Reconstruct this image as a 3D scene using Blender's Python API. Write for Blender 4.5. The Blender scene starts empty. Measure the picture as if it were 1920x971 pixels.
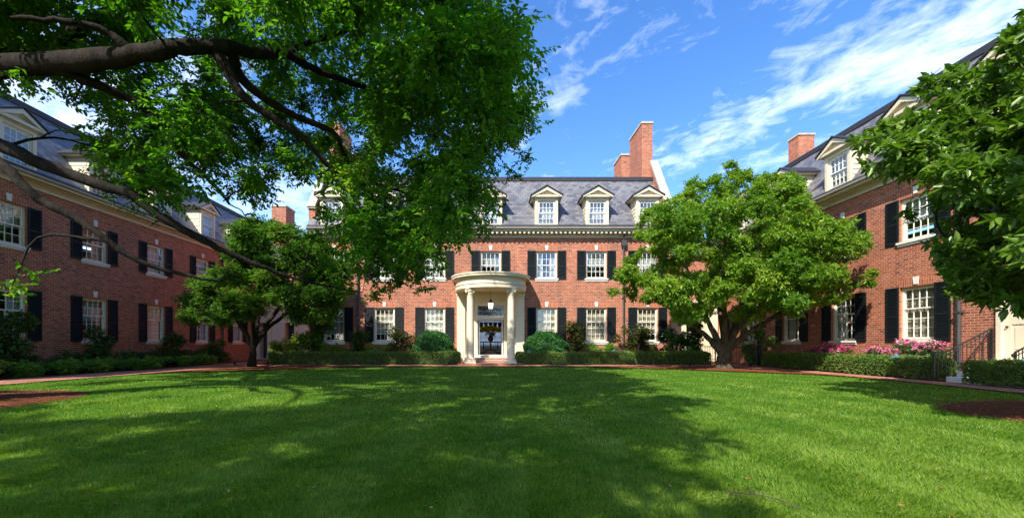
import bpy, math, random
import numpy as np
from mathutils import Vector, Matrix

R = math.radians
C = bpy.context.scene.collection
random.seed(11)
RNG = np.random.default_rng(7)
EYE = 1.06          # camera height
FPX = 770.0         # focal length in pixels of a 1920 wide picture

def P(px, py, d):
    """world point that is d metres ahead of the camera (used once, to survey the photograph)"""
    return np.array(((px - 920) / FPX * d, d, EYE + (645 - py) / FPX * d))

# ------------------------------------------------------------------ materials
class NT:
    def __init__(self, name):
        self.m = bpy.data.materials.new(name)
        self.m.use_nodes = True
        self.t = self.m.node_tree
        self.t.nodes.clear()
        self.out = self.n('ShaderNodeOutputMaterial')
    def n(self, kind, **kw):
        nd = self.t.nodes.new(kind)
        for k, v in kw.items():
            if k in nd.inputs.keys():
                nd.inputs[k].default_value = v
            else:
                setattr(nd, k, v)
        return nd
    def l(self, a, b):
        self.t.links.new(a, b)
    def bsdf(self, rough=.6, spec=.4, metal=0.):
        b = self.n('ShaderNodeBsdfPrincipled')
        b.inputs['Roughness'].default_value = rough
        b.inputs['Specular IOR Level'].default_value = spec
        b.inputs['Metallic'].default_value = metal
        self.l(b.outputs[0], self.out.inputs['Surface'])
        return b
    def math(self, op, a, b=None, clamp=False):
        nd = self.n('ShaderNodeMath', operation=op, use_clamp=clamp)
        for i, v in enumerate((a, b)):
            if v is None: continue
            if isinstance(v, (int, float)): nd.inputs[i].default_value = v
            else: self.l(v, nd.inputs[i])
        return nd.outputs[0]
    def noise(self, scale, detail=3, rough=.55, vec=None):
        nd = self.n('ShaderNodeTexNoise')
        nd.inputs['Scale'].default_value = scale
        nd.inputs['Detail'].default_value = detail
        nd.inputs['Roughness'].default_value = rough
        if vec is None:
            tc = self.n('ShaderNodeTexCoord'); vec = tc.outputs['Object']
        self.l(vec, nd.inputs['Vector'])
        return nd.outputs['Fac']
    def ramp(self, fac, stops):
        nd = self.n('ShaderNodeValToRGB')
        e = nd.color_ramp.elements
        while len(e) > 1: e.remove(e[-1])
        e[0].position, e[0].color = stops[0][0], (*stops[0][1], 1)
        for p, c in stops[1:]:
            k = e.new(p); k.color = (*c, 1)
        self.l(fac, nd.inputs['Fac'])
        return nd.outputs['Color']
    def mix(self, fac, a, b, blend='MIX'):
        nd = self.n('ShaderNodeMix', data_type='RGBA', blend_type=blend)
        for i, v in ((0, fac), (6, a), (7, b)):
            if isinstance(v, (int, float)): nd.inputs[i].default_value = v
            elif isinstance(v, tuple): nd.inputs[i].default_value = (*v, 1)
            else: self.l(v, nd.inputs[i])
        return nd.outputs[2]
    def bump(self, h, strength=.3, dist=.01):
        b = self.n('ShaderNodeBump')
        b.inputs['Strength'].default_value = strength
        b.inputs['Distance'].default_value = dist
        self.l(h, b.inputs['Height'])
        return b.outputs[0]

def plain(name, col, rough=.5, spec=.4, metal=0., var=.12, scale=3., bump=0.):
    k = NT(name); b = k.bsdf(rough, spec, metal)
    f = k.noise(scale, 5, .65)
    lo = tuple(c * (1 - var) for c in col); hi = tuple(min(1, c * (1 + var)) for c in col)
    k.l(k.ramp(f, [(.3, lo), (.7, hi)]), b.inputs['Base Color'])
    if bump:
        k.l(k.bump(k.noise(scale * 12, 4), bump, .01), b.inputs['Normal'])
    return k.m

def wall_uv(k):
    """u along the wall, v up it, from object coordinates and the object-space normal"""
    tc = k.n('ShaderNodeTexCoord')
    s = k.n('ShaderNodeSeparateXYZ'); k.l(tc.outputs['Object'], s.inputs[0])
    n = k.n('ShaderNodeSeparateXYZ'); k.l(tc.outputs['Normal'], n.inputs[0])
    side = k.math('GREATER_THAN', k.math('ABSOLUTE', n.outputs[0]), .6)
    a = k.math('MULTIPLY', s.outputs[0], k.math('SUBTRACT', 1., side))
    b = k.math('MULTIPLY', s.outputs[1], side)
    u = k.math('ADD', a, b)
    c = k.n('ShaderNodeCombineXYZ'); k.l(u, c.inputs[0]); k.l(s.outputs[2], c.inputs[1])
    return c.outputs[0], tc.outputs['Object'], u, s.outputs[2]

def brick(name, soldier=False, base=((.40, .105, .055), (.30, .075, .045))):
    k = NT(name); b = k.bsdf(.85, .2)
    uv, obj, u, v = wall_uv(k)
    if soldier:
        c = k.n('ShaderNodeCombineXYZ'); k.l(v, c.inputs[0]); k.l(u, c.inputs[1]); uv = c.outputs[0]
    t = k.n('ShaderNodeTexBrick', offset=.5, squash=1., squash_frequency=2, offset_frequency=2)
    k.l(uv, t.inputs['Vector'])
    t.inputs['Scale'].default_value = 1.
    t.inputs['Brick Width'].default_value = .31 if soldier else .19
    t.inputs['Row Height'].default_value = .078
    t.inputs['Mortar Size'].default_value = .0075
    t.inputs['Mortar Smooth'].default_value = .15
    t.inputs['Bias'].default_value = 0.
    t.inputs['Color1'].default_value = (0, 0, 0, 1)
    t.inputs['Color2'].default_value = (1, 1, 1, 1)
    t.inputs['Mortar'].default_value = (.5, .5, .5, 1)
    sep = k.n('ShaderNodeSeparateColor'); k.l(t.outputs['Color'], sep.inputs[0])
    if soldier:
        col = k.ramp(sep.outputs[0], [(0, (.36, .085, .04)), (1, (.50, .15, .07))])
    else:
        col = k.ramp(sep.outputs[0], [(0, (.17, .052, .038)), (.05, (.22, .06, .038)), (.12, (.34, .074, .034)),
                                      (.45, (.375, .100, .044)), (.8, (.425, .122, .058)), (1, (.465, .165, .088))])
    # weathering over metres and within bricks
    w = k.ramp(k.noise(.45, 5, .6, obj), [(.3, (.80, .78, .80)), (.7, (1.1, 1.08, 1.06))])
    col = k.mix(1., col, w, 'MULTIPLY')
    mp = k.n('ShaderNodeMapping'); mp.inputs['Scale'].default_value = (1.6, 1.6, .22); k.l(obj, mp.inputs[0])
    runs = k.ramp(k.noise(1.3, 5, .6, mp.outputs[0]), [(.34, (.74, .72, .72)), (.5, (1, 1, 1)), (.75, (1.06, 1.05, 1.04))])
    col = k.mix(1., col, runs, 'MULTIPLY')
    fine = k.ramp(k.noise(28, 3, .6, obj), [(.3, (.85, .85, .85)), (.7, (1.12, 1.12, 1.12))])
    col = k.mix(1., col, fine, 'MULTIPLY')
    mort = k.ramp(k.noise(5, 3, .6, obj), [(.3, (.37, .28, .20)), (.7, (.52, .41, .30))])
    col = k.mix(t.outputs['Fac'], col, mort)
    k.l(col, b.inputs['Base Color'])
    h = k.math('SUBTRACT', 1., t.outputs['Fac'])
    k.l(k.bump(h, .5, .008), b.inputs['Normal'])
    return k.m

def slate(name):
    k = NT(name); b = k.bsdf(.5, .45)
    uv, obj, u, v = wall_uv(k)
    t = k.n('ShaderNodeTexBrick', offset=.5, squash=1.)
    k.l(uv, t.inputs['Vector'])
    t.inputs['Scale'].default_value = 1.
    t.inputs['Brick Width'].default_value = .26
    t.inputs['Row Height'].default_value = .155
    t.inputs['Mortar Size'].default_value = .006
    t.inputs['Mortar Smooth'].default_value = .1
    t.inputs['Color1'].default_value = (0, 0, 0, 1)
    t.inputs['Color2'].default_value = (1, 1, 1, 1)
    sep = k.n('ShaderNodeSeparateColor'); k.l(t.outputs['Color'], sep.inputs[0])
    col = k.ramp(sep.outputs[0], [(0, (.080, .080, .090)), (.3, (.118, .118, .128)), (.6, (.150, .148, .156)), (.85, (.180, .174, .174)), (1, (.14, .12, .11))])
    w = k.ramp(k.noise(.5, 5, .65, obj), [(.3, (.82, .82, .85)), (.7, (1.12, 1.1, 1.08))])
    col = k.mix(1., col, w, 'MULTIPLY')
    col = k.mix(t.outputs['Fac'], col, (.03, .03, .035))
    k.l(col, b.inputs['Base Color'])
    # each course tilts out towards its lower edge
    fr = k.math('FRACT', k.math('DIVIDE', v, .155))
    h = k.math('ADD', k.math('MULTIPLY', k.math('SUBTRACT', 1., fr), .6), k.math('MULTIPLY', sep.outputs[0], .4))
    k.l(k.bump(h, .7, .012), b.inputs['Normal'])
    return k.m

def leafmat(name, dark, light, odd=None, trans=.38, rough=.45, spec=.35, tcol=None):
    """leaf colour varies from leaf to leaf through the 'tone' attribute of the leaf itself"""
    k = NT(name)
    at = k.n('ShaderNodeAttribute', attribute_name='tone')
    stops = [(0, dark), (.85, light)]
    if odd: stops += [(.93, light), (1, odd)]
    col = k.ramp(at.outputs['Fac'], stops)
    b = k.n('ShaderNodeBsdfPrincipled')
    b.inputs['Roughness'].default_value = rough
    b.inputs['Specular IOR Level'].default_value = spec
    k.l(col, b.inputs['Base Color'])
    t = k.n('ShaderNodeBsdfTranslucent')
    tc = k.mix(1., col, tcol or (1.5, 1.7, .55), 'MULTIPLY')
    k.l(tc, t.inputs['Color'])
    mx = k.n('ShaderNodeMixShader'); mx.inputs[0].default_value = trans
    k.l(b.outputs[0], mx.inputs[1]); k.l(t.outputs[0], mx.inputs[2])
    k.l(mx.outputs[0], k.out.inputs['Surface'])
    return k.m

def glassmat(name, f0=.13, tint=(.92, .96, .95)):
    """thin pane: same Fresnel curve from both sides so that daylight gets in"""
    k = NT(name)
    nz = k.bump(k.noise(2.2, 2), .05, .02)
    lw = k.n('ShaderNodeLayerWeight'); lw.inputs['Blend'].default_value = .5
    f = k.math('ADD', k.math('MULTIPLY', k.math('POWER', lw.outputs['Facing'], 5.), 1 - f0), f0, True)
    tr = k.n('ShaderNodeBsdfTransparent'); tr.inputs['Color'].default_value = (*tint, 1)
    gl = k.n('ShaderNodeBsdfGlossy'); gl.inputs['Roughness'].default_value = .02
    gl.inputs['Color'].default_value = (.95, .97, 1, 1)
    k.l(nz, gl.inputs['Normal'])
    mx = k.n('ShaderNodeMixShader')
    k.l(f, mx.inputs[0]); k.l(tr.outputs[0], mx.inputs[1]); k.l(gl.outputs[0], mx.inputs[2])
    k.l(mx.outputs[0], k.out.inputs['Surface'])
    return k.m

def barkmat(name, dark, light, scale=9.):
    k = NT(name); b = k.bsdf(.9, .15)
    tc = k.n('ShaderNodeTexCoord')
    mp = k.n('ShaderNodeMapping'); mp.inputs['Scale'].default_value = (1, 1, .45)
    k.l(tc.outputs['Object'], mp.inputs[0])
    f = k.noise(scale, 6, .7, mp.outputs[0])
    k.l(k.ramp(f, [(.32, dark), (.68, light)]), b.inputs['Base Color'])
    k.l(k.bump(k.noise(scale * 2.2, 5, .7, mp.outputs[0]), .9, .03), b.inputs['Normal'])
    return k.m

def clothmat(name, col, trans=.35):
    k = NT(name)
    d = k.n('ShaderNodeBsdfDiffuse'); d.inputs['Color'].default_value = (*col, 1)
    t = k.n('ShaderNodeBsdfTranslucent'); t.inputs['Color'].default_value = (*col, 1)
    mx = k.n('ShaderNodeMixShader'); mx.inputs[0].default_value = trans
    k.l(d.outputs[0], mx.inputs[1]); k.l(t.outputs[0], mx.inputs[2]); k.l(mx.outputs[0], k.out.inputs['Surface'])
    return k.m

M = {}
M['brick'] = brick('red_brick')
M['soldier'] = brick('arch_brick', True)
M['slate'] = slate('roof_slate')
M['cream'] = plain('cream_paint', (.70, .60, .42), .45, .4, var=.05, scale=1.2, bump=.05)
M['trim'] = plain('trim_paint', (.64, .55, .39), .5, .35, var=.07, scale=1.5)
M['white'] = plain('white_paint', (.80, .77, .69), .45, .4, var=.05)
M['stone'] = plain('sill_stone', (.72, .68, .60), .75, .25, var=.10, scale=4, bump=.15)
M['coping'] = plain('coping_stone', (.40, .36, .29), .85, .2, var=.18, scale=2.5, bump=.2)
M['shutter'] = plain('black_green_paint', (.007, .010, .011), .55, .25, var=.2)
M['black'] = plain('black_iron', (.015, .015, .016), .45, .5, var=.2)
M['gutter'] = plain('gutter_paint', (.40, .37, .29), .5, .35, var=.1)
M['flash'] = plain('dark_flashing', (.03, .03, .035), .6, .3)
M['downpipe'] = plain('dark_downpipe', (.055, .055, .055), .5, .4)
M['glass'] = glassmat('window_glass')
M['glass_low'] = glassmat('clear_glass', .05)
M['curtain'] = clothmat('white_curtain', (.78, .78, .76))
k = NT('lantern_glow'); e = k.n('ShaderNodeEmission'); e.inputs[0].default_value = (1, .93, .8, 1); e.inputs[1].default_value = 1.2; k.l(e.outputs[0], k.out.inputs['Surface']); M['glow'] = k.m; k.m.cycles.emission_sampling = 'NONE'
M['sheer'] = clothmat('bright_sheer_backdrop', (.95, .93, .88), .88)
M['blind'] = clothmat('beige_blind', (.66, .56, .40), .3)
M['drape'] = clothmat('warm_drape', (.55, .40, .28), .3)
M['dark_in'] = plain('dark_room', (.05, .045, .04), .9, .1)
M['plaster'] = plain('white_plaster', (.82, .82, .80), .8, .2, var=.03)
M['wood'] = plain('dark_wood', (.05, .022, .012), .35, .5, var=.3, scale=8)
M['bark'] = barkmat('oak_bark', (.006, .005, .004), (.034, .026, .020))
M['bark_grey'] = barkmat('grey_bark', (.028, .022, .016), (.115, .09, .062), 7)
M['verdigris'] = plain('verdigris_copper', (.07, .16, .17), .7, .25, var=.3, scale=14)
M['canopy_leaf'] = leafmat('canopy_leaf', (.040, .125, .010), (.105, .235, .020), (.20, .28, .03), .55, .45, .3, (1.7, 1.9, .5))
M['maple_leaf'] = leafmat('left_leaf', (.038, .10, .012), (.10, .20, .024), (.17, .08, .03), .46, .5, .25)
M['magnolia_leaf'] = leafmat('bright_leaf', (.085, .19, .018), (.23, .35, .036), (.36, .42, .08), .46, .42, .35, (1.5, 1.6, .6))
M['glossy_leaf'] = leafmat('glossy_leaf', (.065, .135, .014), (.135, .23, .032), (.22, .29, .07), .34, .36, .4)
M['hedge_leaf'] = leafmat('box_leaf', (.055, .115, .016), (.15, .25, .04), (.20, .12, .06), .3, .5, .3)
M['ball_leaf'] = leafmat('ball_leaf', (.024, .09, .020), (.055, .19, .04), None, .25, .45, .35)
M['dark_leaf'] = leafmat('dark_leaf', (.032, .075, .014), (.085, .16, .026), (.10, .035, .025), .25, .5, .3)
M['red_leaf'] = leafmat('bronze_leaf', (.035, .055, .012), (.10, .12, .028), (.20, .07, .035), .3, .5, .25)
M['lime_leaf'] = leafmat('lime_leaf', (.14, .22, .02), (.28, .36, .05), (.40, .42, .12), .35, .5, .25)
M['fern_leaf'] = leafmat('fern_leaf', (.07, .18, .02), (.19, .34, .05), (.25, .30, .07), .35, .5, .25)
M['pink'] = leafmat('pink_petal', (.62, .12, .26), (.85, .32, .48), (.9, .6, .66), .35, .6, .2, (1.1, .9, 1.))
M['magenta'] = leafmat('magenta_petal', (.55, .04, .18), (.75, .12, .33), (.8, .35, .5), .35, .6, .2, (1.1, .9, 1.))
M['yellow'] = leafmat('yellow_petal', (.80, .62, .01), (.95, .85, .05), None, .75, .6, .2, (1., 1., .8))
M['grass_blade'] = leafmat('grass_blade', (.050, .155, .003), (.31, .425, .055), (.56, .53, .27), .44, .45, .28, (1.4, 1.5, .3))
M['straw'] = leafmat('pine_straw', (.13, .045, .02), (.34, .13, .055), (.45, .24, .12), .15, .7, .2, (1., 1., 1.))

def ground_mat():
    k = NT('lawn_soil'); b = k.bsdf(.95, .1)
    tc = k.n('ShaderNodeTexCoord')
    f = k.noise(1.1, 5, .6, tc.outputs['Object'])
    c = k.ramp(f, [(.3, (.04, .11, .006)), (.55, (.06, .15, .010)), (.75, (.10, .18, .02))])
    g = k.ramp(k.noise(60, 3, .7, tc.outputs['Object']), [(.3, (.6, .65, .6)), (.7, (1.3, 1.3, 1.2))])
    k.l(k.mix(1., c, g, 'MULTIPLY'), b.inputs['Base Color'])
    k.l(k.bump(k.noise(90, 3, .7, tc.outputs['Object']), .8, .03), b.inputs['Normal'])
    return k.m
M['lawn'] = ground_mat()

def paver_mat():
    k = NT('brick_paving'); b = k.bsdf(.85, .2)
    tc = k.n('ShaderNodeTexCoord')
    t = k.n('ShaderNodeTexBrick', offset=.5); k.l(tc.outputs['Object'], t.inputs['Vector'])
    t.inputs['Scale'].default_value = 1; t.inputs['Brick Width'].default_value = .21; t.inputs['Row Height'].default_value = .105
    t.inputs['Mortar Size'].default_value = .004
    t.inputs['Color1'].default_value = (.30, .115, .075, 1); t.inputs['Color2'].default_value = (.43, .19, .13, 1)
    t.inputs['Mortar'].default_value = (.30, .22, .17, 1)
    w = k.ramp(k.noise(.8, 5, .65, tc.outputs['Object']), [(.3, (.8, .78, .76)), (.7, (1.18, 1.15, 1.12))])
    k.l(k.mix(1., t.outputs['Color'], w, 'MULTIPLY'), b.inputs['Base Color'])
    k.l(k.bump(k.math('SUBTRACT', 1., t.outputs['Fac']), .4, .004), b.inputs['Normal'])
    return k.m
M['paver'] = paver_mat()
M['pale_paver'] = plain('pale_walk', (.44, .29, .21), .85, .2, var=.15, scale=2, bump=.1)

def mulch_mat():
    k = NT('mulch'); b = k.bsdf(.95, .1)
    f = k.noise(35, 6, .75)
    c = k.ramp(f, [(.28, (.05, .018, .010)), (.5, (.19, .065, .03)), (.72, (.34, .14, .065))])
    w = k.ramp(k.noise(1.5, 3), [(.3, (.8, .8, .8)), (.7, (1.15, 1.1, 1.05))])
    k.l(k.mix(1., c, w, 'MULTIPLY'), b.inputs['Base Color'])
    k.l(k.bump(k.noise(60, 5, .75), 1., .04), b.inputs['Normal'])
    return k.m
M['mulch'] = mulch_mat()

# ------------------------------------------------------------------ mesh helpers
class MB:
    def __init__(self):
        self.v, self.f = [], []
    def add(self, vs, fs):
        o = len(self.v)
        self.v += [tuple(p) for p in vs]
        self.f += [tuple(i + o for i in q) for q in fs]
        return self
    def box(self, x0, x1, y0, y1, z0, z1):
        return self.add([(x0, y0, z0), (x1, y0, z0), (x1, y1, z0), (x0, y1, z0), (x0, y0, z1), (x1, y0, z1), (x1, y1, z1), (x0, y1, z1)],
                        [(0, 3, 2, 1), (4, 5, 6, 7), (0, 1, 5, 4), (1, 2, 6, 5), (2, 3, 7, 6), (3, 0, 4, 7)])
    def quad(self, a, b, c, d):
        return self.add([a, b, c, d], [(0, 1, 2, 3)])
    def slab(self, pts, h):
        """polygon pts (ccw seen from +n) extruded by vector h"""
        n = len(pts); h = Vector(h)
        vs = [Vector(p) for p in pts] + [Vector(p) + h for p in pts]
        fs = [tuple(range(n))[::-1], tuple(range(n, 2 * n))] + [(i, (i + 1) % n, n + (i + 1) % n, n + i) for i in range(n)]
        return self.add(vs, fs)
    def tube(self, pts, rad, n=8, cap=True):
        pts = [Vector(p) for p in pts]; m = len(pts)
        if isinstance(rad, (int, float)): rad = [rad] * m
        vs, fs = [], []
        ref = None
        for i in range(m):
            t = (pts[min(i + 1, m - 1)] - pts[max(i - 1, 0)])
            t = t.normalized() if t.length > 1e-9 else Vector((0, 0, 1))
            if ref is None or abs(ref.dot(t)) > .95:
                ref = Vector((1, 0, 0)) if abs(t.x) < .8 else Vector((0, 1, 0))
            u = t.cross(ref).normalized(); w = t.cross(u)
            ref = w.cross(t) if False else ref
            for j in range(n):
                a = 2 * math.pi * j / n
                vs.append(pts[i] + (u * math.cos(a) + w * math.sin(a)) * rad[i])
        for i in range(m - 1):
            for j in range(n):
                fs.append((i * n + j, i * n + (j + 1) % n, (i + 1) * n + (j + 1) % n, (i + 1) * n + j))
        if cap:
            fs.append(tuple(range(n))[::-1]); fs.append(tuple(range((m - 1) * n, m * n)))
        return self.add(vs, fs)
    def lathe(self, prof, cx, cy, n=24):
        vs, fs = [], []
        m = len(prof)
        for r, z in prof:
            for j in range(n):
                a = 2 * math.pi * j / n
                vs.append((cx + r * math.cos(a), cy + r * math.sin(a), z))
        for i in range(m - 1):
            for j in range(n):
                fs.append((i * n + j, i * n + (j + 1) % n, (i + 1) * n + (j + 1) % n, (i + 1) * n + j))
        fs.append(tuple(range(n))[::-1]); fs.append(tuple(range((m - 1) * n, m * n)))
        return self.add(vs, fs)
    def mesh(self, name, mat, smooth=False):
        me = bpy.data.meshes.new(name)
        me.from_pydata(self.v, [], self.f); me.update()
        me.materials.append(M[mat] if isinstance(mat, str) else mat)
        if smooth:
            me.polygons.foreach_set('use_smooth', [True] * len(me.polygons))
            me.set_sharp_from_angle(angle=R(38))
        return me
    def build(self, name, mat, parent=None, loc=(0, 0, 0), smooth=False):
        return link(name, self.mesh(name, mat, smooth), parent, loc)

def link(name, me, parent=None, loc=(0, 0, 0), rz=0.):
    o = bpy.data.objects.new(name, me); C.objects.link(o)
    o.location = loc; o.rotation_euler = (0, 0, rz)
    if parent: o.parent = parent
    return o

def tag(o, label=None, cat=None, group=None, kind=None):
    if label: o['label'] = label
    if cat: o['category'] = cat
    if group: o['group'] = group
    if kind: o['kind'] = kind
    return o

def thing(name, label, cat, loc=(0, 0, 0), rz=0., group=None):
    o = link(name, None, None, loc, rz)
    o.empty_display_size = .3
    return tag(o, label, cat, group)

def np_mesh(name, V, F, mat, tone=None):
    """V (n,3), F (m,k) constant k"""
    me = bpy.data.meshes.new(name)
    n, (m, k) = len(V), F.shape
    me.vertices.add(n); me.vertices.foreach_set('co', np.ascontiguousarray(V, dtype=np.float32).ravel())
    me.loops.add(m * k); me.loops.foreach_set('vertex_index', np.ascontiguousarray(F, dtype=np.int32).ravel())
    me.polygons.add(m); me.polygons.foreach_set('loop_start', np.arange(0, m * k, k, dtype=np.int32))
    me.polygons.foreach_set('loop_total', np.full(m, k, dtype=np.int32))
    me.update(calc_edges=True)
    if tone is not None:
        a = me.attributes.new('tone', 'FLOAT', 'POINT')
        a.data.foreach_set('value', np.ascontiguousarray(tone, dtype=np.float32))
    me.materials.append(M[mat])
    me.validate()
    return me

def norm(a):
    return a / np.maximum(np.linalg.norm(a, axis=-1, keepdims=True), 1e-9)

class Leaves:
    """leaf-shaped folded faces collected for one foliage mesh"""
    def __init__(self):
        self.V, self.T = [], []
        self.tw = MB()
    def put(self, pos, d, up, L, W, tone, fold=.22):
        """arrays: base positions, growth directions, approximate normals"""
        d = norm(d); s = norm(np.cross(d, up)); n = np.cross(s, d)
        L = np.broadcast_to(np.asarray(L, float), (len(pos),))[:, None]; W = np.broadcast_to(np.asarray(W, float), (len(pos),))[:, None]
        lift = n * W * fold
        tip = pos + d * L - n * L * .10
        a = pos + d * L * .30 + s * W * .5 + lift; b = pos + d * L * .30 - s * W * .5 + lift
        c = pos + d * L * .68 + s * W * .40 + lift * .6; e = pos + d * L * .68 - s * W * .40 + lift * .6
        v = np.stack([pos, a, c, tip, e, b], 1)
        self.V.append(v.reshape(-1, 3)); self.T.append(np.repeat(tone, 6))
    def mesh(self, name, mat, keep=None):
        V = np.concatenate(self.V); T = np.concatenate(self.T)
        if keep is not None:
            ok = keep(V.reshape(-1, 6, 3)).repeat(6)
            V, T = V[ok], T[ok]
        n = len(V) // 6
        base = (np.arange(n) * 6)[:, None]
        F = np.concatenate([base + np.array([[0, 1, 2, 3]]), base + np.array([[0, 3, 4, 5]])], 0)
        return np_mesh(name, V, F, mat, T)

def rand_dirs(n, rng=RNG):
    return norm(rng.normal(size=(n, 3)))

def spray_blob(lv, c, r, nspray, K, L, W, twig=.45, droop=.25, flat=.75, whorl=False, origin=None, twigs=True, tonebias=0., shell=.35):
    """fill one clump (centre c, radius r) with leafy twigs"""
    rng = RNG
    u = rand_dirs(nspray)
    rad = r * (shell + (1 - shell) * rng.random(nspray)) ** .6 if shell < 1 else np.full(nspray, r)
    end = c + u * rad[:, None] * np.array((1, 1, flat))
    out = norm(u * np.array((1, 1, .55)) + rng.normal(0, .35, (nspray, 3)) - np.array((0, 0, droop)))
    tl = twig * (.6 + .7 * rng.random(nspray))
    start = end - out * tl[:, None]
    ctone = rng.normal(0, .17)
    if twigs:
        for a, b in zip(start[::2], end[::2]):
            m = (a + b) / 2 + np.array((0, 0, .03))
            lv.tw.tube([a, m, b], [.006, .004, .002], 3, False)
    K_ = K
    t = (np.arange(K_) / max(1, K_ - 1))
    if whorl: t = 1 - (1 - t) * .28
    else: t = .15 + .85 * t
    side = np.where(np.arange(K_) % 2 == 0, 1., -1.)
    base = start[:, None, :] + (end - start)[:, None, :] * t[None, :, None]
    dirs = np.repeat(out[:, None, :], K_, 1)
    upv = np.array((0, 0, 1.)) + rng.normal(0, .45, (nspray, K_, 3))
    lat = norm(np.cross(dirs, np.array((0, 0, 1.)) + rng.normal(0, .2, (nspray, K_, 3))))
    if whorl:
        ang = rng.random((nspray, 1)) * 6.28 + np.arange(K_)[None, :] * 2.4
        l2 = norm(np.cross(dirs, lat))
        ld = norm(dirs * .55 + lat * np.cos(ang)[..., None] + l2 * np.sin(ang)[..., None] * .75)
    else:
        ld = norm(dirs * .75 + lat * side[None, :, None] * .8 + rng.normal(0, .25, (nspray, K_, 3)) - np.array((0, 0, droop * .8)))
    sz = .58 + .70 * rng.random((nspray, K_))
    tone = np.clip(.45 + ctone + tonebias + rng.normal(0, .22, (nspray, K_)) + rng.normal(0, .1, (nspray, 1)), 0, 1)
    n = nspray * K_
    lv.put(base.reshape(n, 3), ld.reshape(n, 3), upv.reshape(n, 3), (L * sz).reshape(n), (W * sz).reshape(n), tone.reshape(n))

def catmull(pts, sub=5):
    pts = [np.array(p, float) for p in pts]
    q = [2 * pts[0] - pts[1]] + pts + [2 * pts[-1] - pts[-2]]
    out = []
    for i in range(1, len(q) - 2):
        for k in range(sub):
            t = k / sub
            a, b, c, d = q[i - 1:i + 3]
            out.append(.5 * ((2 * b) + (c - a) * t + (2 * a - 5 * b + 4 * c - d) * t * t + (3 * b - a - 3 * c + d) * t ** 3))
    out.append(pts[-1])
    return out

class Skeleton:
    def __init__(self):
        self.mb = MB(); self.nodes = []; self.rad = []
    def limb(self, pts, rads, sub=5, n=10, wob=.015):
        p = catmull([(*q, r) for q, r in zip(pts, rads)], sub)
        path = [Vector(q[:3]) for q in p]; rr = [max(.004, q[3]) * (1 + random.uniform(-.08, .08)) for q in p]
        path = [a + Vector((random.uniform(-wob, wob), random.uniform(-wob, wob), random.uniform(-wob, wob))) if 0 < i < len(path) - 1 else a for i, a in enumerate(path)]
        self.mb.tube(path, rr, n, True)
        for a, r in zip(path, rr):
            self.nodes.append(np.array(a)); self.rad.append(r)
    def reach(self, c, r0=.03, n=6, sag=.0, toward=None):
        """grow a thin branch from the nearest existing wood to the point c"""
        N = np.array(self.nodes); dd = np.linalg.norm(N - c, axis=1) + .35 * np.maximum(0, N[:, 2] - c[2])
        i = int(np.argmin(dd)); a = N[i]; d = np.linalg.norm(c - a)
        if d < .25: return
        m = (a + c) / 2 + RNG.normal(0, .08 * d, 3) + np.array((0, 0, .08 * d - sag))
        ra = min(self.rad[i] * .7, r0 + .006 * d)
        self.limb([a, m, c], [ra, ra * .7, .006], 4, n, .01)

def lap(name, mat, poly, z, thick=None):
    mb = MB()
    mb.add([(x, y, z) for x, y in poly], [tuple(range(len(poly)))])
    o = mb.build(name, mat)
    return tag(o, kind='structure')

# ------------------------------------------------------------------ ground
def ground():
    mb = MB(); mb.quad((-600, -600, -.012), (600, -600, -.012), (600, 600, -.012), (-600, 600, -.012))
    tag(mb.build('ground', 'mulch'), kind='structure')
    lap('lawn', 'lawn', LAWN, 0)
    # walks: one across the front, one along each wing
    lap('front_path', 'paver', [(-12.2, 19.0), (12.4, 19.0), (12.4, 20.15), (-12.2, 20.15)], .05)
    lap('left_path', 'paver', [(-13.1, 4), (-12.5, 12), (-11.9, 17), (-11.2, 19.15), (-12.2, 19.9), (-12.8, 24.), (-14.2, 24.), (-13.8, 17.5), (-14.4, 11.5), (-15., 4)], .022)
    lap('right_path', 'paver', [(10.4, 4), (11.2, 8.), (11.6, 11.), (11.6, 15), (11.2, 17.2), (10.6, 19.14), (12.55, 19.14), (12.5, 12), (12.4, 4)], .026)
    lap('right_side_path', 'paver', [(11.25, 20.06), (12.75, 20.06), (12.9, 25.4), (11.2, 25.4)], .02)
    # beds
    disc('mulch_bed', (-10.4, 6.95), 2.45, .012, 1.0)
    disc('mulch_bed', (9.3, 6.05), 2.25, .012, 1.45)
    lap('mulch_bed', 'mulch', [(7.8, 16.9), (9.0, 15.8), (10.2, 14.9), (11.2, 13.9), (11.58, 12.8), (11.58, 15), (11.18, 17.2), (10.6, 18.98), (4.2, 18.98), (6.0, 18.0)], .034)
    lap('mulch_bed', 'mulch', [(-12.3, 14.0), (-11.2, 15.4), (-9.2, 16.6), (-7.2, 17.8), (-5.6, 18.98), (-11.25, 18.98), (-11.9, 17)], .034)

def wavy(c, r, n=40, sq=1., amp=.06, seed=1):
    rr = random.Random(seed); ph = [rr.uniform(0, 6.28) for _ in range(4)]
    out = []
    for i in range(n):
        a = 2 * math.pi * i / n
        k = r * (1 + amp * math.sin(2 * a + ph[0]) + amp * .6 * math.sin(3 * a + ph[1]) + amp * .4 * math.sin(5 * a + ph[2]))
        out.append((c[0] + k * math.cos(a), c[1] + k * sq * math.sin(a)))
    return out

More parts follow.
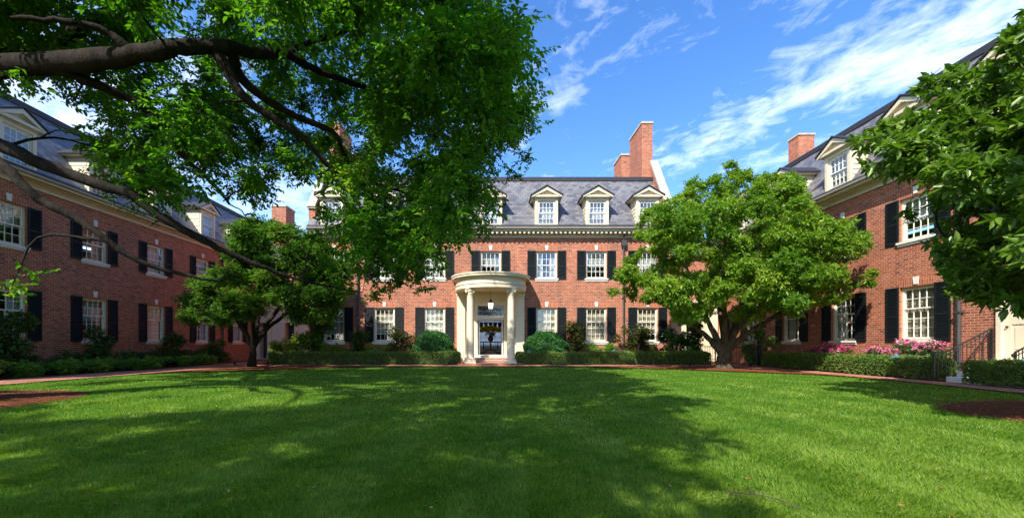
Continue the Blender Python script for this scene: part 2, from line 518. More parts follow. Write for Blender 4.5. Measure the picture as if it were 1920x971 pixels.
DISCS = []
def disc(name, c, r, z, sq=1.):
    poly = wavy(c, r, 48, 1 / sq if sq > 1 else sq, .05, int(c[0] * 10) + 50)
    DISCS.append((c, r * .98, 1 / sq if sq > 1 else sq, poly))
    mb = MB()
    n = len(poly)
    vs = [(c[0], c[1], .07)] + [(c[0] + (x - c[0]) * .6, c[1] + (y - c[1]) * .6, .055) for x, y in poly] + [(x, y, z - .004) for x, y in poly]
    fs = [(0, 1 + i, 1 + (i + 1) % n) for i in range(n)] + [(1 + i, 1 + n + i, 1 + n + (i + 1) % n, 1 + (i + 1) % n) for i in range(n)]
    mb.add(vs, fs)
    tag(mb.build(name, 'mulch', None, (0, 0, 0), True), kind='structure')

LAWN = [(-13.0, -20), (-12.9, 6), (-12.4, 13), (-12.4, 14.0), (-11.2, 15.4), (-9.2, 16.6), (-7.2, 17.8), (-5.6, 19.0), (4.2, 19.0), (6.0, 18.0), (7.8, 16.9), (9.0, 15.8), (10.2, 14.9), (11.2, 13.9), (11.55, 12.8), (11.55, 11.), (11.15, 8.), (10.35, 4), (10.35, -20)]

def in_poly(x, y, poly):
    inside = np.zeros(len(x), bool)
    n = len(poly); j = n - 1
    for i in range(n):
        xi, yi = poly[i]; xj, yj = poly[j]
        c = ((yi > y) != (yj > y)) & (x < (xj - xi) * (y - yi) / (yj - yi + 1e-12) + xi)
        inside ^= c; j = i
    return inside

def grass():
    rng = RNG
    N = 1250000
    u = rng.random(N) * (1 / 1.5 - 1 / 19.3) + 1 / 19.3
    y = 1 / u
    x = (rng.random(N) * 4.0 - 2.05) * y
    ok = in_poly(x, y, LAWN)
    for c, r, sq, poly in DISCS: ok &= ~in_poly(x, y, [(c[0] + (a - c[0]) * .97, c[1] + (b - c[1]) * .97) for a, b in poly])
    x, y = x[ok], y[ok]; n = len(x)
    # patches of taller and paler turf (real variation of the sward)
    def lump(s, a, b): return np.sin(x * s + a + 1.7 * np.sin(y * s * .8 + b)) * np.sin(y * s * 1.1 + b + 1.3 * np.sin(x * s * .7 + a))
    patch = .5 * lump(1.9, .3, 1.1) + .35 * lump(4.3, 2.2, .4) + .3 * lump(9.1, 1., 2.) + .2 * lump(21., .2, .7)
    h = (.026 + .015 * rng.random(n)) * (1 + .25 * patch)
    w = np.maximum(.0026, .00062 * y) * (.7 + .6 * rng.random(n))
    az = rng.random(n) * 2 * np.pi
    face = np.stack([np.cos(az), np.sin(az), np.zeros(n)], 1)
    stripe = np.where(np.floor((x + .25 + .05 * np.sin(y * .9)) / .53) % 2 == 0, 1., -1.)
    lean = rng.normal(0, .38, (n, 2)); lean[:, 1] += stripe * (.25 + .10 * patch); lean[:, 0] += .12 * patch
    p = np.stack([x, y, np.zeros(n)], 1)
    top = p + np.stack([lean[:, 0] * h, lean[:, 1] * h, h], 1)
    mid = p + np.stack([lean[:, 0] * h * .3, lean[:, 1] * h * .3, h * .55], 1)
    a = p - face * w[:, None] * .5; b = p + face * w[:, None] * .5
    c = mid + face * w[:, None] * .42; d = mid - face * w[:, None] * .42
    V = np.stack([a, b, c, top, d], 1).reshape(-1, 3)
    base = (np.arange(n) * 5)[:, None]
    F = base + np.array([[0, 1, 2, 3, 4]])
    tone = np.clip(.40 + .30 * patch + rng.normal(0, .17, n) + .10 * (rng.random(n) < .04) * 4, 0, 1)
    o = link('grass', np_mesh('grass', V, F, 'grass_blade', np.repeat(tone, 5)))
    tag(o, 'short mown green grass covering the courtyard lawn', 'grass', kind='stuff')

def fallen_leaves():
    rng = np.random.default_rng(3); n = 80; lv = Leaves()
    u = rng.random(n) * (1 / 2.3 - 1 / 14) + 1 / 14; y = 1 / u; x = (rng.random(n) * 2.6 - 1.3) * y
    ok = in_poly(x, y, LAWN); x, y = x[ok], y[ok]; n = len(x)
    az = rng.random(n) * 6.28; d = np.stack([np.cos(az), np.sin(az), rng.normal(0, .15, n)], 1)
    lv.put(np.stack([x, y, .035 + .012 * rng.random(n)], 1), d, np.array((0, 0, 1.)) + rng.normal(0, .35, (n, 3)), .025 + .025 * rng.random(n), .016, np.clip(rng.normal(.55, .3, n), 0, 1))
    tag(link('fallen_leaves', lv.mesh('fallen_leaves', 'straw')), 'small dry brown leaves scattered over the mown grass', 'leaves', kind='stuff')

def straw():
    rng = RNG; lv = []
    V, T = [], []
    for (c, r, sq, poly), n in zip(DISCS, (9000, 9000)):
        t = rng.random(n) * 6.283; q = np.sqrt(rng.random(n)) * r * 1.0
        x = c[0] + q * np.cos(t); y = c[1] + q * np.sin(t) * sq
        z = .014 + .056 * np.clip(1 - (q / r) ** 2.2, 0, 1) + .014 * rng.random(n)
        az = rng.random(n) * 6.283; L = .06 + .08 * rng.random(n)
        d = np.stack([np.cos(az), np.sin(az), rng.normal(0, .12, n)], 1); s = np.stack([-np.sin(az), np.cos(az), np.zeros(n)], 1)
        p = np.stack([x, y, z], 1); w = .0045
        V.append(np.stack([p - s * w, p + s * w, p + d * L[:, None] + s * w, p + d * L[:, None] - s * w], 1).reshape(-1, 3))
        T.append(np.repeat(np.clip(rng.normal(.45, .28, n), 0, 1), 4))
    V = np.concatenate(V); T = np.concatenate(T)
    F = np.arange(len(V)).reshape(-1, 4)
    tag(link('pine_straw', np_mesh('pine_straw', V, F, 'straw', T)), 'reddish brown pine straw strewn over the two round tree beds', 'pine straw', kind='stuff')

# ------------------------------------------------------------------ windows, shutters, dormers (prototype meshes)
PROTO = {}
def window_protos(key, hw, h, rows_up, rows_low, cols=4):
    """origin at the middle of the opening's bottom edge, facade plane y=0, outside is -y"""
    fr = MB(); c = .065
    fr.box(-hw, -hw + c, .07, .20, 0, h); fr.box(hw - c, hw, .07, .20, 0, h)
    fr.box(-hw + c, hw - c, .07, .20, h - c, h); fr.box(-hw + c, hw - c, .07, .20, 0, c * .8)
    g0, g1 = -hw + c, hw - c; b0, b1 = c * .8, h - c
    tot = rows_up + rows_low
    mid = b0 + (b1 - b0) * rows_low / tot
    sa = MB(); st = .042; mu = .021
    for (z0, z1, y0, rows) in ((mid - .02, b1, .095, rows_up), (b0, mid + .02, .135, rows_low)):
        y1 = y0 + .035
        sa.box(g0, g0 + st, y0, y1, z0, z1); sa.box(g1 - st, g1, y0, y1, z0, z1)
        sa.box(g0 + st, g1 - st, y0, y1, z0, z0 + st); sa.box(g0 + st, g1 - st, y0, y1, z1 - st, z1)
        for i in range(1, cols):
            x = g0 + st + (g1 - g0 - 2 * st) * i / cols
            sa.box(x - mu / 2, x + mu / 2, y0 + .004, y1 - .004, z0 + st, z1 - st)
        for j in range(1, rows):
            z = z0 + st + (z1 - z0 - 2 * st) * j / rows
            sa.box(g0 + st, g1 - st, y0 + .007, y1 - .007, z - mu / 2, z + mu / 2)
    pa = MB()
    pa.quad((g0 + .02, .114, mid), (g1 - .02, .114, mid), (g1 - .02, .114, b1 - .02), (g0 + .02, .114, b1 - .02))
    pa.quad((g0 + .02, .154, b0 + .02), (g1 - .02, .154, b0 + .02), (g1 - .02, .154, mid), (g0 + .02, .154, mid))
    def cloth(z0, z1, x0, x1, y=.34, amp=.03, wl=.11):
        mb = MB(); n = max(4, int((x1 - x0) / .02))
        for i in range(n):
            xa = x0 + (x1 - x0) * i / n; xb = x0 + (x1 - x0) * (i + 1) / n
            ya = y + amp * math.sin(xa / wl * 6.28 + .7 * math.sin(xa * 9)); yb = y + amp * math.sin(xb / wl * 6.28 + .7 * math.sin(xb * 9))
            mb.quad((xa, ya, z0), (xb, yb, z0), (xb, yb, z1), (xa, ya, z1))
        return mb
    ov = .08
    full = cloth(-.02, h + .02, -hw - ov, hw + ov)
    part = cloth(h * .46, h + .02, -hw - ov, hw + ov)
    pair = cloth(-.02, h + .02, -hw - ov, -hw * .30); q = cloth(-.02, h + .02, hw * .30, hw + ov); pair.add(q.v, q.f)
    bl = MB(); z = 0.
    while z < h:
        bl.quad((-hw - ov, .235, z), (hw + ov, .235, z), (hw + ov, .262, z + .044), (-hw - ov, .262, z + .044)); z += .05
    sl = MB()
    sl.box(-hw - .07, hw + .07, -.07, .12, -.075, -.002)
    sl.box(-hw - .05, hw + .05, -.035, .07, -.15, -.077)
    ks = MB(); t = .085
    ks.slab([(-t * .8, -.03, h + .06), (t * .8, -.03, h + .06), (t * 1.15, -.03, h + .31), (-t * 1.15, -.03, h + .31)], (0, .05, 0))
    ar = MB(); ar.slab([(-hw - .02, -.004, h), (hw + .02, -.004, h), (hw + .13, -.004, h + .30), (-hw - .13, -.004, h + .30)], (0, .02, 0))
    sh = MB(); sw = .455; s = .055; t0, t1 = -.045, -.005
    sh.box(0, s, t0, t1, -.03, h + .03); sh.box(sw - s, sw, t0, t1, -.03, h + .03)
    zr = [-.03, h * .43, h + .03 - s * 1.2]; hh = [s * 1.5, s * 1.1, s * 1.2]
    for zz, q in zip(zr, hh): sh.box(s, sw - s, t0, t1, zz, zz + q)
    for za, zb in ((zr[0] + hh[0], zr[1]), (zr[1] + hh[1], zr[2])):
        n = int((zb - za) / .052)
        for i in range(n):
            zc = za + (zb - za) * (i + .5) / n
            sh.add([(s, t0 + .003, zc - .024), (sw - s, t0 + .003, zc - .024), (sw - s, t1 - .003, zc + .020), (s, t1 - .003, zc + .020),
                    (s, t0 + .003, zc - .031), (sw - s, t0 + .003, zc - .031), (sw - s, t1 - .003, zc + .013), (s, t1 - .003, zc + .013)],
                   [(0, 1, 2, 3), (4, 7, 6, 5), (0, 4, 5, 1), (2, 6, 7, 3)])
    sh.box(s, sw - s, t1 - .004, t1 - .001, 0, h)
    PROTO[key] = dict(frame=fr.mesh('window', 'trim'), sash=sa.mesh('sash', 'white'), pane=pa.mesh('pane', 'glass'),
                      full=full.mesh('curtain', 'curtain', True), part=part.mesh('curtain', 'curtain', True), pair=pair.mesh('curtain', 'curtain', True),
                      warm=pair.mesh('drape', 'drape', True), blind=bl.mesh('blind', 'blind'),
                      sill=sl.mesh('sill', 'stone'), key=ks.mesh('keystone', 'stone'), arch=ar.mesh('flat_arch', 'soldier'), shutter=sh.mesh('shutter', 'shutter'), hw=hw, h=h)

window_protos('ground', .56, 1.80, 2, 3)
window_protos('upper', .56, 1.46, 2, 2)
window_protos('dormer', .47, 1.26, 2, 2)

def put_window(root, key, x, z, cover='full', shutters=True, arch=True):
    p = PROTO[key]
    w = link('window', p['frame'], root, (x, 0, z))
    link('sash', p['sash'], w); link('pane', p['pane'], w)
    for cv in cover.split('+'):
        if cv != 'none': link({'blind': 'blind', 'warm': 'drape'}.get(cv, 'curtain'), p[cv], w, (0, 0, random.choice((0, 0, .2, .45)) if cv == 'blind' else 0))
    link('sill', p['sill'], w)
    if arch:
        link('flat_arch', p['arch'], root, (x, 0, z)); link('keystone', p['key'], root, (x, 0, z))
    if shutters:
        link('shutter', p['shutter'], root, (x - p['hw'] - .475, 0, z)); link('shutter', p['shutter'], root, (x + p['hw'] + .02, 0, z))
    return (x - p['hw'], x + p['hw'], z, z + p['h'])

def dormer_protos():
    f = MB(); y0 = -.33; W = .60; hw = .47; zb, zt = 7.2, 8.83; wz = 7.36; wt = wz + 1.26
    f.box(-W, -hw, y0, y0 + .14, zb, zt); f.box(hw, W, y0, y0 + .14, zb, zt)
    f.box(-hw, hw, y0, y0 + .14, zb, wz); f.box(-hw, hw, y0, y0 + .14, wt, zt)
    f.box(-W - .03, W + .03, y0 - .03, y0, zt - .10, zt - .002)
    for s in (-1, 1):                                    # clapboard cheeks
        z = zb + .02; n = 8; st = (zt - zb - .02) / n
        for i in range(n):
            a, b = z + i * st, z + (i + 1) * st
            xo, xi = s * (W + .002), s * (W - .03); xl = s * (W + .022)
            f.add([(xl, y0 + .10, a), (xl, 1.3, a), (xo, 1.3, b), (xo, y0 + .10, b), (xi, y0 + .10, a), (xi, 1.3, a), (xi, 1.3, b), (xi, y0 + .10, b)],
                  [(0, 1, 2, 3) if s > 0 else (3, 2, 1, 0), (0, 4, 5, 1), (0, 3, 7, 4), (4, 7, 6, 5)])
    f.box(-W, W, y0 + .9, y0 + .93, zb, zt)
    pd = MB(); ap = 9.30; e = .80                         # pediment: tympanum, bed and raking mouldings
    pd.slab([(-e + .14, y0 - .02, zt), (e - .14, y0 - .02, zt), (0, y0 - .02, ap - .12)], (0, .25, 0))
    pd.box(-e + .05, e - .05, y0 - .15, y0 + .05, zt - .05, zt + .05)
    for s in (-1, 1):
        pd.slab([(s * e, y0 - .18, zt + .02), (0, y0 - .18, ap), (0, y0 - .18, ap - .17), (s * (e - .05), y0 - .18, zt - .06), (s * e, y0 - .18, zt - .06)], (0, .16, 0))
        pd.slab([(s * (e - .12), y0 - .08, zt + .06), (0, y0 - .08, ap - .16), (0, y0 - .08, ap - .24), (s * (e - .24), y0 - .08, zt + .06)], (0, .10, 0))
        pd.box(s * (e - .2) - .0 if s > 0 else -e, e if s > 0 else -(e - .2), y0 - .02, 1.2, zt - .05, zt + .005)
    rf = MB()
    for s in (-1, 1):
        a = (s * (e + .05), zt + .0); b = (0, ap + .035)
        q = [(a[0], y0 - .23, a[1]), (0, y0 - .23, b[1]), (0, 1.35, b[1]), (a[0], 1.35, a[1])]
        rf.slab(q, (0, 0, .06))
    PROTO['dorm'] = dict(body=f.mesh('dormer', 'trim'), ped=pd.mesh('pediment', 'trim'), roof=rf.mesh('dormer_roof', 'flash'))
dormer_protos()

def put_dormer(root, x, cover='full'):
    d = link('dormer', PROTO['dorm']['body'], root, (x, 0, 0))
    link('pediment', PROTO['dorm']['ped'], d); link('dormer_roof', PROTO['dorm']['roof'], d)
    p = PROTO['dormer']
    w = link('window', p['frame'], d, (0, -.36, 7.36))
    w2 = link('sash', p['sash'], d, (0, -.36, 7.36)); link('pane', p['pane'], d, (0, -.36, 7.36))
    for cv in cover.split('+'):
        if cv != 'none': link('curtain', p[cv], d, (0, -.36, 7.36))

def holed_wall(mb, x0, x1, z0, z1, holes, y=0., depth=.24):
    xs = sorted({x0, x1, *[h[0] for h in holes], *[h[1] for h in holes]})
    zs = sorted({z0, z1, *[h[2] for h in holes], *[h[3] for h in holes]})
    for i in range(len(xs) - 1):
        for j in range(len(zs) - 1):
            cx, cz = (xs[i] + xs[i + 1]) / 2, (zs[j] + zs[j + 1]) / 2
            if any(h[0] < cx < h[1] and h[2] < cz < h[3] for h in holes): continue
            mb.quad((xs[i], y, zs[j]), (xs[i + 1], y, zs[j]), (xs[i + 1], y, zs[j + 1]), (xs[i], y, zs[j + 1]))
    for a, b, c, d in holes:
        e = y + depth
        mb.quad((a, y, c), (a, e, c), (a, e, d), (a, y, d)); mb.quad((b, y, c), (b, y, d), (b, e, d), (b, e, c))
        mb.quad((a, y, d), (a, e, d), (b, e, d), (b, y, d)); mb.quad((a, y, c), (b, y, c), (b, e, c), (a, e, c))

WALLTOP = 6.88; EAVE = 7.18; RIDGE = 10.6; SET = 1.9; DEPTH = 8.

def hall(name, label, loc, rz, x0, x1, ground_w, upper_w, dormers, dentils, extra_holes=(), gables=False):
    root = thing(name, label, 'building', loc, rz)
    holes = []
    for x, cv in ground_w: holes.append(put_window(root, 'ground', x, 1.2, cv))
    for x, cv in upper_w: holes.append(put_window(root, 'upper', x, 4.57, cv))
    for x, cv in dormers: put_dormer(root, x, cv)
    holes += list(extra_holes)
    w = MB(); holed_wall(w, x0, x1, -.3, WALLTOP, holes)
    w.quad((x0, 0, -.3), (x0, 0, WALLTOP), (x0, DEPTH, WALLTOP), (x0, DEPTH, -.3))
    w.quad((x1, 0, -.3), (x1, DEPTH, -.3), (x1, DEPTH, WALLTOP), (x1, 0, WALLTOP))
    back = [h for h in extra_holes if h[0] == -.8]
    if back: holed_wall(w, x0, x1, -.3, WALLTOP, [(-1.8, 1.8, .5, 3.2)], DEPTH, -.2)
    else: w.quad((x0, DEPTH, -.3), (x0, DEPTH, WALLTOP), (x1, DEPTH, WALLTOP), (x1, DEPTH, -.3))
    for xs in (x0, x1):                                    # gable ends under the mansard
        e = .0
        w.add([(xs, 0, WALLTOP), (xs, .02, 7.6), (xs, SET + .05, RIDGE - .05), (xs, DEPTH - SET, RIDGE - .05), (xs, DEPTH, WALLTOP)], [(0, 1, 2, 3, 4)])
    w.build('wall', 'brick', root)
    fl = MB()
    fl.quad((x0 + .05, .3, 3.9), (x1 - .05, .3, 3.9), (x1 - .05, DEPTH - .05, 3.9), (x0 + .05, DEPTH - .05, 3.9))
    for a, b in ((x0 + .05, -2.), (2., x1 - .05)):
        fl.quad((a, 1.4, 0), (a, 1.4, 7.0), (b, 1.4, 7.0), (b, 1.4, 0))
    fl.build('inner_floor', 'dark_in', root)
    # cornice
    c = MB()
    c.box(x0, x1, -.05, -.002, WALLTOP - .14 if dentils else WALLTOP - .10, WALLTOP + .12)
    if dentils:
        x = x0 + .1
        while x < x1 - .1:
            c.box(x, x + .115, -.38, -.05, WALLTOP + .012, WALLTOP + .116); x += .24
        c.box(x0, x1, -.39, -.05, WALLTOP + .118, WALLTOP + .148)
    else:
        c.box(x0, x1, -.10, -.05, WALLTOP + .03, WALLTOP + .12)
        c.box(x0, x1, -.22, -.10, WALLTOP + .09, WALLTOP + .14)
    c.box(x0 - .02, x1 + .02, -.42, .1, WALLTOP + .15, EAVE - .09)
    c.build('cornice', 'trim', root)
    g = MB()
    pr = [(-.54, EAVE), (-.53, EAVE - .05), (-.46, EAVE - .088), (-.40, EAVE - .088), (-.40, EAVE)]
    g.slab([(x0 - .03, y, z) for y, z in pr], (x1 - x0 + .06, 0, 0))
    g.build('gutter', 'gutter', root)
    r = MB(); a = .03
    ys = [(-.43, EAVE - .03), (SET, RIDGE), (DEPTH - SET, RIDGE + .25), (DEPTH + .43, EAVE - .03)]
    for (ya, za), (yb, zb) in zip(ys, ys[1:]):
        r.quad((x0 - a, ya, za), (x1 + a, ya, za), (x1 + a, yb, zb), (x0 - a, yb, zb))
    rf = r.build('roof', 'slate', root)
    k = MB(); k.slab([(x0 - a, SET - .12, RIDGE - .10), (x0 - a, SET + .12, RIDGE - .10), (x0 - a, SET + .12, RIDGE + .13), (x0 - a, SET - .12, RIDGE + .13)], (x1 - x0 + 2 * a, 0, 0))
    k.slab([(x0 - a, -.37, EAVE + .045), (x0 - a, -.30, EAVE + .16), (x0 - a, -.33, EAVE + .18), (x0 - a, -.40, EAVE + .065)], (x1 - x0 + 2 * a, 0, 0))
    k.build('ridge_flashing', 'flash', rf)
    return root

def chimney(root, x0, x1, y0, y1, zb, zt):
    m = MB(); m.box(x0, x1, y0, y1, zb, zt - .12)
    ch = m.build('chimney', 'brick', root)
    c = MB(); c.box(x0 - .045, x1 + .045, y0 - .045, y1 + .045, zt - .12, zt)
    c.build('chimney_cap', 'coping', ch)
    p = MB()
    ym = (y0 + y1) / 2; xm = (x0 + x1) / 2
    p.box(x0 + .12, x1 - .12, ym - .3, ym + .3, zt, zt + .05); p.build('flue', 'flash', ch)

def downpipe(root, x, z0, z1, mat='downpipe'):
    m = MB()
    m.tube([(x, -.09, z0), (x, -.09, z1 - .15)], .05, 10)
    m.box(x - .13, x + .13, -.21, -.02, z1 - .15, z1 + .12)
    m.box(x - .10, x + .10, -.17, -.02, z1 - .24, z1 - .15)
    m.tube([(x, -.12, z1 + .1), (x, -.30, WALLTOP + .2)], .045, 8)
    for z in np.arange(z0 + .4, z1 - .3, 1.5): m.box(x - .075, x + .075, -.155, -.002, z, z + .05)
    m.build('downpipe', mat, root, (0, 0, 0), True)

# ------------------------------------------------------------------ main hall
def main_hall():
    COL = [-8.40, -5.70, -3.0, 3.0, 5.66, 8.40]
    gw = [(-8.4, 'blind'), (-5.7, 'blind'), (-3., 'blind'), (3., 'blind'), (5.66, 'blind'), (8.4, 'blind')]
    uw = [(-8.4, 'full'), (-5.7, 'pair'), (-3., 'full'), (0., 'part'), (3., 'pair'), (5.66, 'part'), (8.4, 'full')]
    dm = [(-8.4, 'full'), (-5.7, 'full'), (-3., 'full'), (0., 'full'), (2.95, 'full'), (5.63, 'full'), (8.28, 'full')]
    root = hall('brick_hall', 'wide red brick hall with slate mansard, dormers and a curved cream portico facing the lawn', (0, 22, 0), 0, -9.66, 9.66,
                gw, uw, dm, True, [(-.8, .8, .48, 3.2)])
    for s in (-1, 1):
        # raised gable parapet with stone coping
        xa, xb = (9.40, 9.74) if s > 0 else (-9.74, -9.40)
        p = MB()
        prof = [(-.02, 6.7), (-.02, 8.35), (.12, 8.55), (2.2, 11.75), (6.2, 11.75), (8.02, 8.4), (8.02, 6.7)]
        p.slab([(xa, y, z) for y, z in prof], (xb - xa, 0, 0))
        par = p.build('gable_parapet', 'brick', root)
        c = MB(); cw = .05
        for (ya, za), (yb, zb) in zip(prof[1:5], prof[2:6]):
            d = Vector((0, yb - ya, zb - za)).normalized(); n = Vector((0, -d.z, d.y))
            A = Vector((xa - cw, ya, za)) - d * .03; B = Vector((xa - cw, yb, zb)) + d * .03
            c.slab([A + n * .004, B + n * .004, B + n * .13, A + n * .13], (xb - xa + 2 * cw, 0, 0))
        c.box(xa - cw, xb + cw, -.10, .10, 8.30, 8.42)
        c.build('coping', 'coping', par)
        x0, x1 = (8.87, 9.5) if s > 0 else (-9.5, -8.87)
        chimney(root, x0, x1, 2.1, 4.2, 9.8, 14.1)
        x0, x1 = (8.72, 9.38) if s > 0 else (-9.38, -8.72)
        chimney(root, x0, x1, 5.4, 7.0, 8.5, 13.75)
        downpipe(root, s * 7.1, .1, 6.45)
    v = MB(); v.tube([(1.9, 2.6, 10.6), (1.9, 2.6, 11.0)], .035, 8); v.build('vent_pipe', 'flash', root)

    # ---- portico: half-round entablature on a stilted plan
    Ro, yc = 1.86, -.55
    def ring(r0, r1, z0, z1, mb, n=40):
        """solid curved band from wall to wall between radii r0<r1"""
        def plan(r):
            return [(-r, 0.0)] + [(r * math.cos(a), yc + r * math.sin(a)) for a in [math.pi + math.pi * i / n for i in range(n + 1)]] + [(r, 0.0)]
        a, b = plan(r0), plan(r1); m = len(a)
        vs = [(x, y, z0) for x, y in a] + [(x, y, z0) for x, y in b] + [(x, y, z1) for x, y in a] + [(x, y, z1) for x, y in b]
        fs = []
        for i in range(m - 1):
            j = i + 1
            fs += [(i, j, m + j, m + i), (2 * m + i, 3 * m + i, 3 * m + j, 2 * m + j), (m + i, m + j, 3 * m + j, 3 * m + i), (i, 2 * m + i, 2 * m + j, j)]
        mb.add(vs, fs)
    e = MB()
    ring(1.42, 1.84, 3.80, 3.98, e); ring(1.42, 1.87, 3.98, 4.02, e); ring(1.42, 1.82, 4.02, 4.30, e)
    ring(1.42, 1.90, 4.30, 4.35, e); ring(1.40, 2.02, 4.35, 4.45, e); ring(1.40, 2.06, 4.45, 4.51, e)
    po = e.build('portico', 'cream', root, (0, 0, 0), True)
    t = MB()
    n = 40
    def fan(r, z, mb, up):
        pl = [(-r, -.002)] + [(r * math.cos(a), yc + r * math.sin(a)) for a in [math.pi + math.pi * i / n for i in range(n + 1)]] + [(r, -.002)]
        mb.add([(x, y, z) for x, y in pl], [tuple(range(len(pl))) if up else tuple(range(len(pl)))[::-1]])
    fan(2.05, 4.515, t, True); t.build('portico_roof', 'flash', po)
    t = MB(); fan(1.44, 3.86, t, False); t.build('portico_ceiling', 'cream', po)
    for s in (-1, 1):
        col = MB(); cx, cy = s * 1.0, -1.80
        col.box(cx - .27, cx + .27, cy - .27, cy + .27, .13, .22)
        prof = [(.25, .22), (.265, .25), (.25, .29), (.215, .31), (.215, .33), (.225, .36), (.195, .385), (.19, .42)]
        prof += [(.19 - .03 * ((i / 10) ** 1.6), .42 + 3.1 * i / 10) for i in range(1, 11)]
        prof += [(.175, 3.54), (.16, 3.56), (.17, 3.62)]
        col.lathe(prof, cx, cy, 28)
        o = col.build('column', 'cream', po, (0, 0, 0), True)
        cap = MB(); cap.lathe([(.172, 3.60), (.21, 3.66), (.20, 3.70)], cx, cy, 24)
        for q in (-1, 1):                                   # ionic scrolls
            for yy in (-.19, .12):
                cap.tube([(cx + q * .19, cy + yy, 3.665), (cx + q * .19, cy + yy + .07, 3.665)], .075, 14)
                cap.tube([(cx + q * .19, cy + yy - .012, 3.665), (cx + q * .19, cy + yy + .082, 3.665)], .035, 10)
        cap.box(cx - .20, cx + .20, cy - .18, cy + .18, 3.69, 3.74); cap.box(cx - .24, cx + .24, cy - .23, cy + .23, 3.74, 3.80)
        cap.build('capital', 'cream', po, (0, 0, 0), True)
        pil = MB(); a, b = (1.36, 1.80) if s > 0 else (-1.80, -1.36)
        pil.box(a, b, -.14, -.003, .13, 3.80); pil.box(a - .03, b + .03, -.17, -.003, .13, .34); pil.box(a - .03, b + .03, -.17, -.003, 3.64, 3.795)
        pil.build('pilaster', 'cream', po)
    bw = MB(); holed_wall(bw, -1.36, 1.36, .05, 3.86, [(-.8, .8, .48, 3.2)], -.035, .3)
    bw.build('porch_wall', 'cream', po)
    # base and steps
    b = MB(); pl = [(-2.0, -.002)] + [(2.0 * math.cos(a), yc + 2.0 * math.sin(a)) for a in [math.pi + math.pi * i / n for i in range(n + 1)]] + [(2.0, -.002)]
    b.slab([(x, y, .0) for x, y in pl], (0, 0, .13)); b.build('porch_floor', 'paver', po)
    for i, (y0, z0, z1) in enumerate(((-1.30, .13, .25), (-.98, .25, .37), (-.66, .37, .49))):
        st = MB(); st.box(-1.33, 1.33, y0, -.036, z0, z1 - .045); st.box(-1.35, 1.35, y0 - .03, -.036, z1 - .045, z1)
        st.build('step', 'stone' if i == 2 else 'pale_paver', po)
    # doorway
    d = MB()
    for s in (-1, 1):
        a, q = (.70, .85) if s > 0 else (-.85, -.70); d.box(a, q, -.09, .10, .49, 3.10)
    d.box(-.85, .85, -.09, .10, 3.10, 3.26); d.box(-.90, .90, -.13, -.0, 3.26, 3.33)
    d.box(-.70, .70, -.05, .10, 2.34, 2.50)
    dr = d.build('doorway', 'cream', root)
    tr = MB()                                              # scrolled iron fan in the transom
    cz = 2.56
    for i in range(9):
        a = math.pi * (i + .5) / 9
        tr.tube([(.05 * math.cos(a), .0, cz + .05 * math.sin(a)), (.58 * math.cos(a), .0, cz + .44 * math.sin(a))], .009, 6)
    for k in (.34, .58):
        tr.tube([(k * math.cos(math.pi * i / 20), .0, cz + k * .76 * math.sin(math.pi * i / 20)) for i in range(21)], .010, 6)
    for xx in (-.52, -.34, -.16, .16, .34, .52):
        tr.tube([(xx + .075 * math.cos(q), .0, 2.93 + .075 * math.sin(q)) for q in np.linspace(0, 6.2, 14)], .011, 6)
        tr.tube([(xx + .03 * math.cos(q), .0, 2.93 + .03 * math.sin(q)) for q in np.linspace(0, 6.2, 9)], .011, 6)
    tr.build('transom_grille', 'black', dr)
    tg = MB(); tg.quad((-.70, .04, 2.5), (.70, .04, 2.5), (.70, .04, 3.1), (-.70, .04, 3.1)); tg.build('transom_glass', 'glass_low', dr)
    df = MB()
    df.box(-.70, -.665, -.03, .05, .49, 2.34); df.box(.665, .70, -.03, .05, .49, 2.34); df.box(-.665, .665, -.03, .05, 2.305, 2.34)
    df.build('door_frame', 'wood', dr)
    for s in (-1, 1):                                      # two white leaves folded back into the hall
        a, q = (.60, .66) if s > 0 else (-.66, -.60)
        lf = MB(); lf.box(a, q, .06, .80, .50, 2.30)
        dl = lf.build('door_leaf', 'white', dr)
        h = MB(); xs = s * .57
        h.tube([(s * .60, .16, 1.36), (xs, .16, 1.36), (xs, .30, 1.36)], .018, 8); h.build('handle', 'black', dl)
    ip = MB()
    for i in range(3): ip.box(1.33 - .10, 1.33 - .02, -.075, -.036, 1.42 + i * .2, 1.57 + i * .2)
    ip.build('entry_panel', 'black', dr)
    # the hall seen through the open door
    i = MB(); X, Y0, Y1, z0, z1 = 2.0, .27, 7.78, .49, 3.4
    i.quad((-X, Y0, z0), (-X, Y1, z0), (-X, Y1, z1), (-X, Y0, z1)); i.quad((X, Y0, z0), (X, Y0, z1), (X, Y1, z1), (X, Y1, z0))
    i.quad((-X, Y0, z1), (-X, Y1, z1), (X, Y1, z1), (X, Y0, z1))
    holed_wall(i, -X, X, z0, z1, [(-1.8, 1.8, .5, 3.2)], Y1, .02)
    ih = i.build('entrance_hall', 'plaster', root)
    f = MB(); f.quad((-X, -.03, z0 - .002), (X, -.03, z0 - .002), (X, Y1, z0 - .002), (-X, Y1, z0 - .002)); f.build('hall_floor', 'pale_paver', ih)
    g = MB()
    for k in range(11): x = -1.8 + 3.6 * k / 10; g.box(x - .03, x + .03, 7.80, 7.85, .5, 3.2)
    for k in range(6): z = .5 + 2.7 * k / 5; g.box(-1.8, 1.8, 7.805, 7.845, z - .03, z + .03)
    g.box(-1.8, 1.8, 7.79, 7.86, .5, .95)
    g.build('garden_window', 'white', ih)
    sc_ = MB()
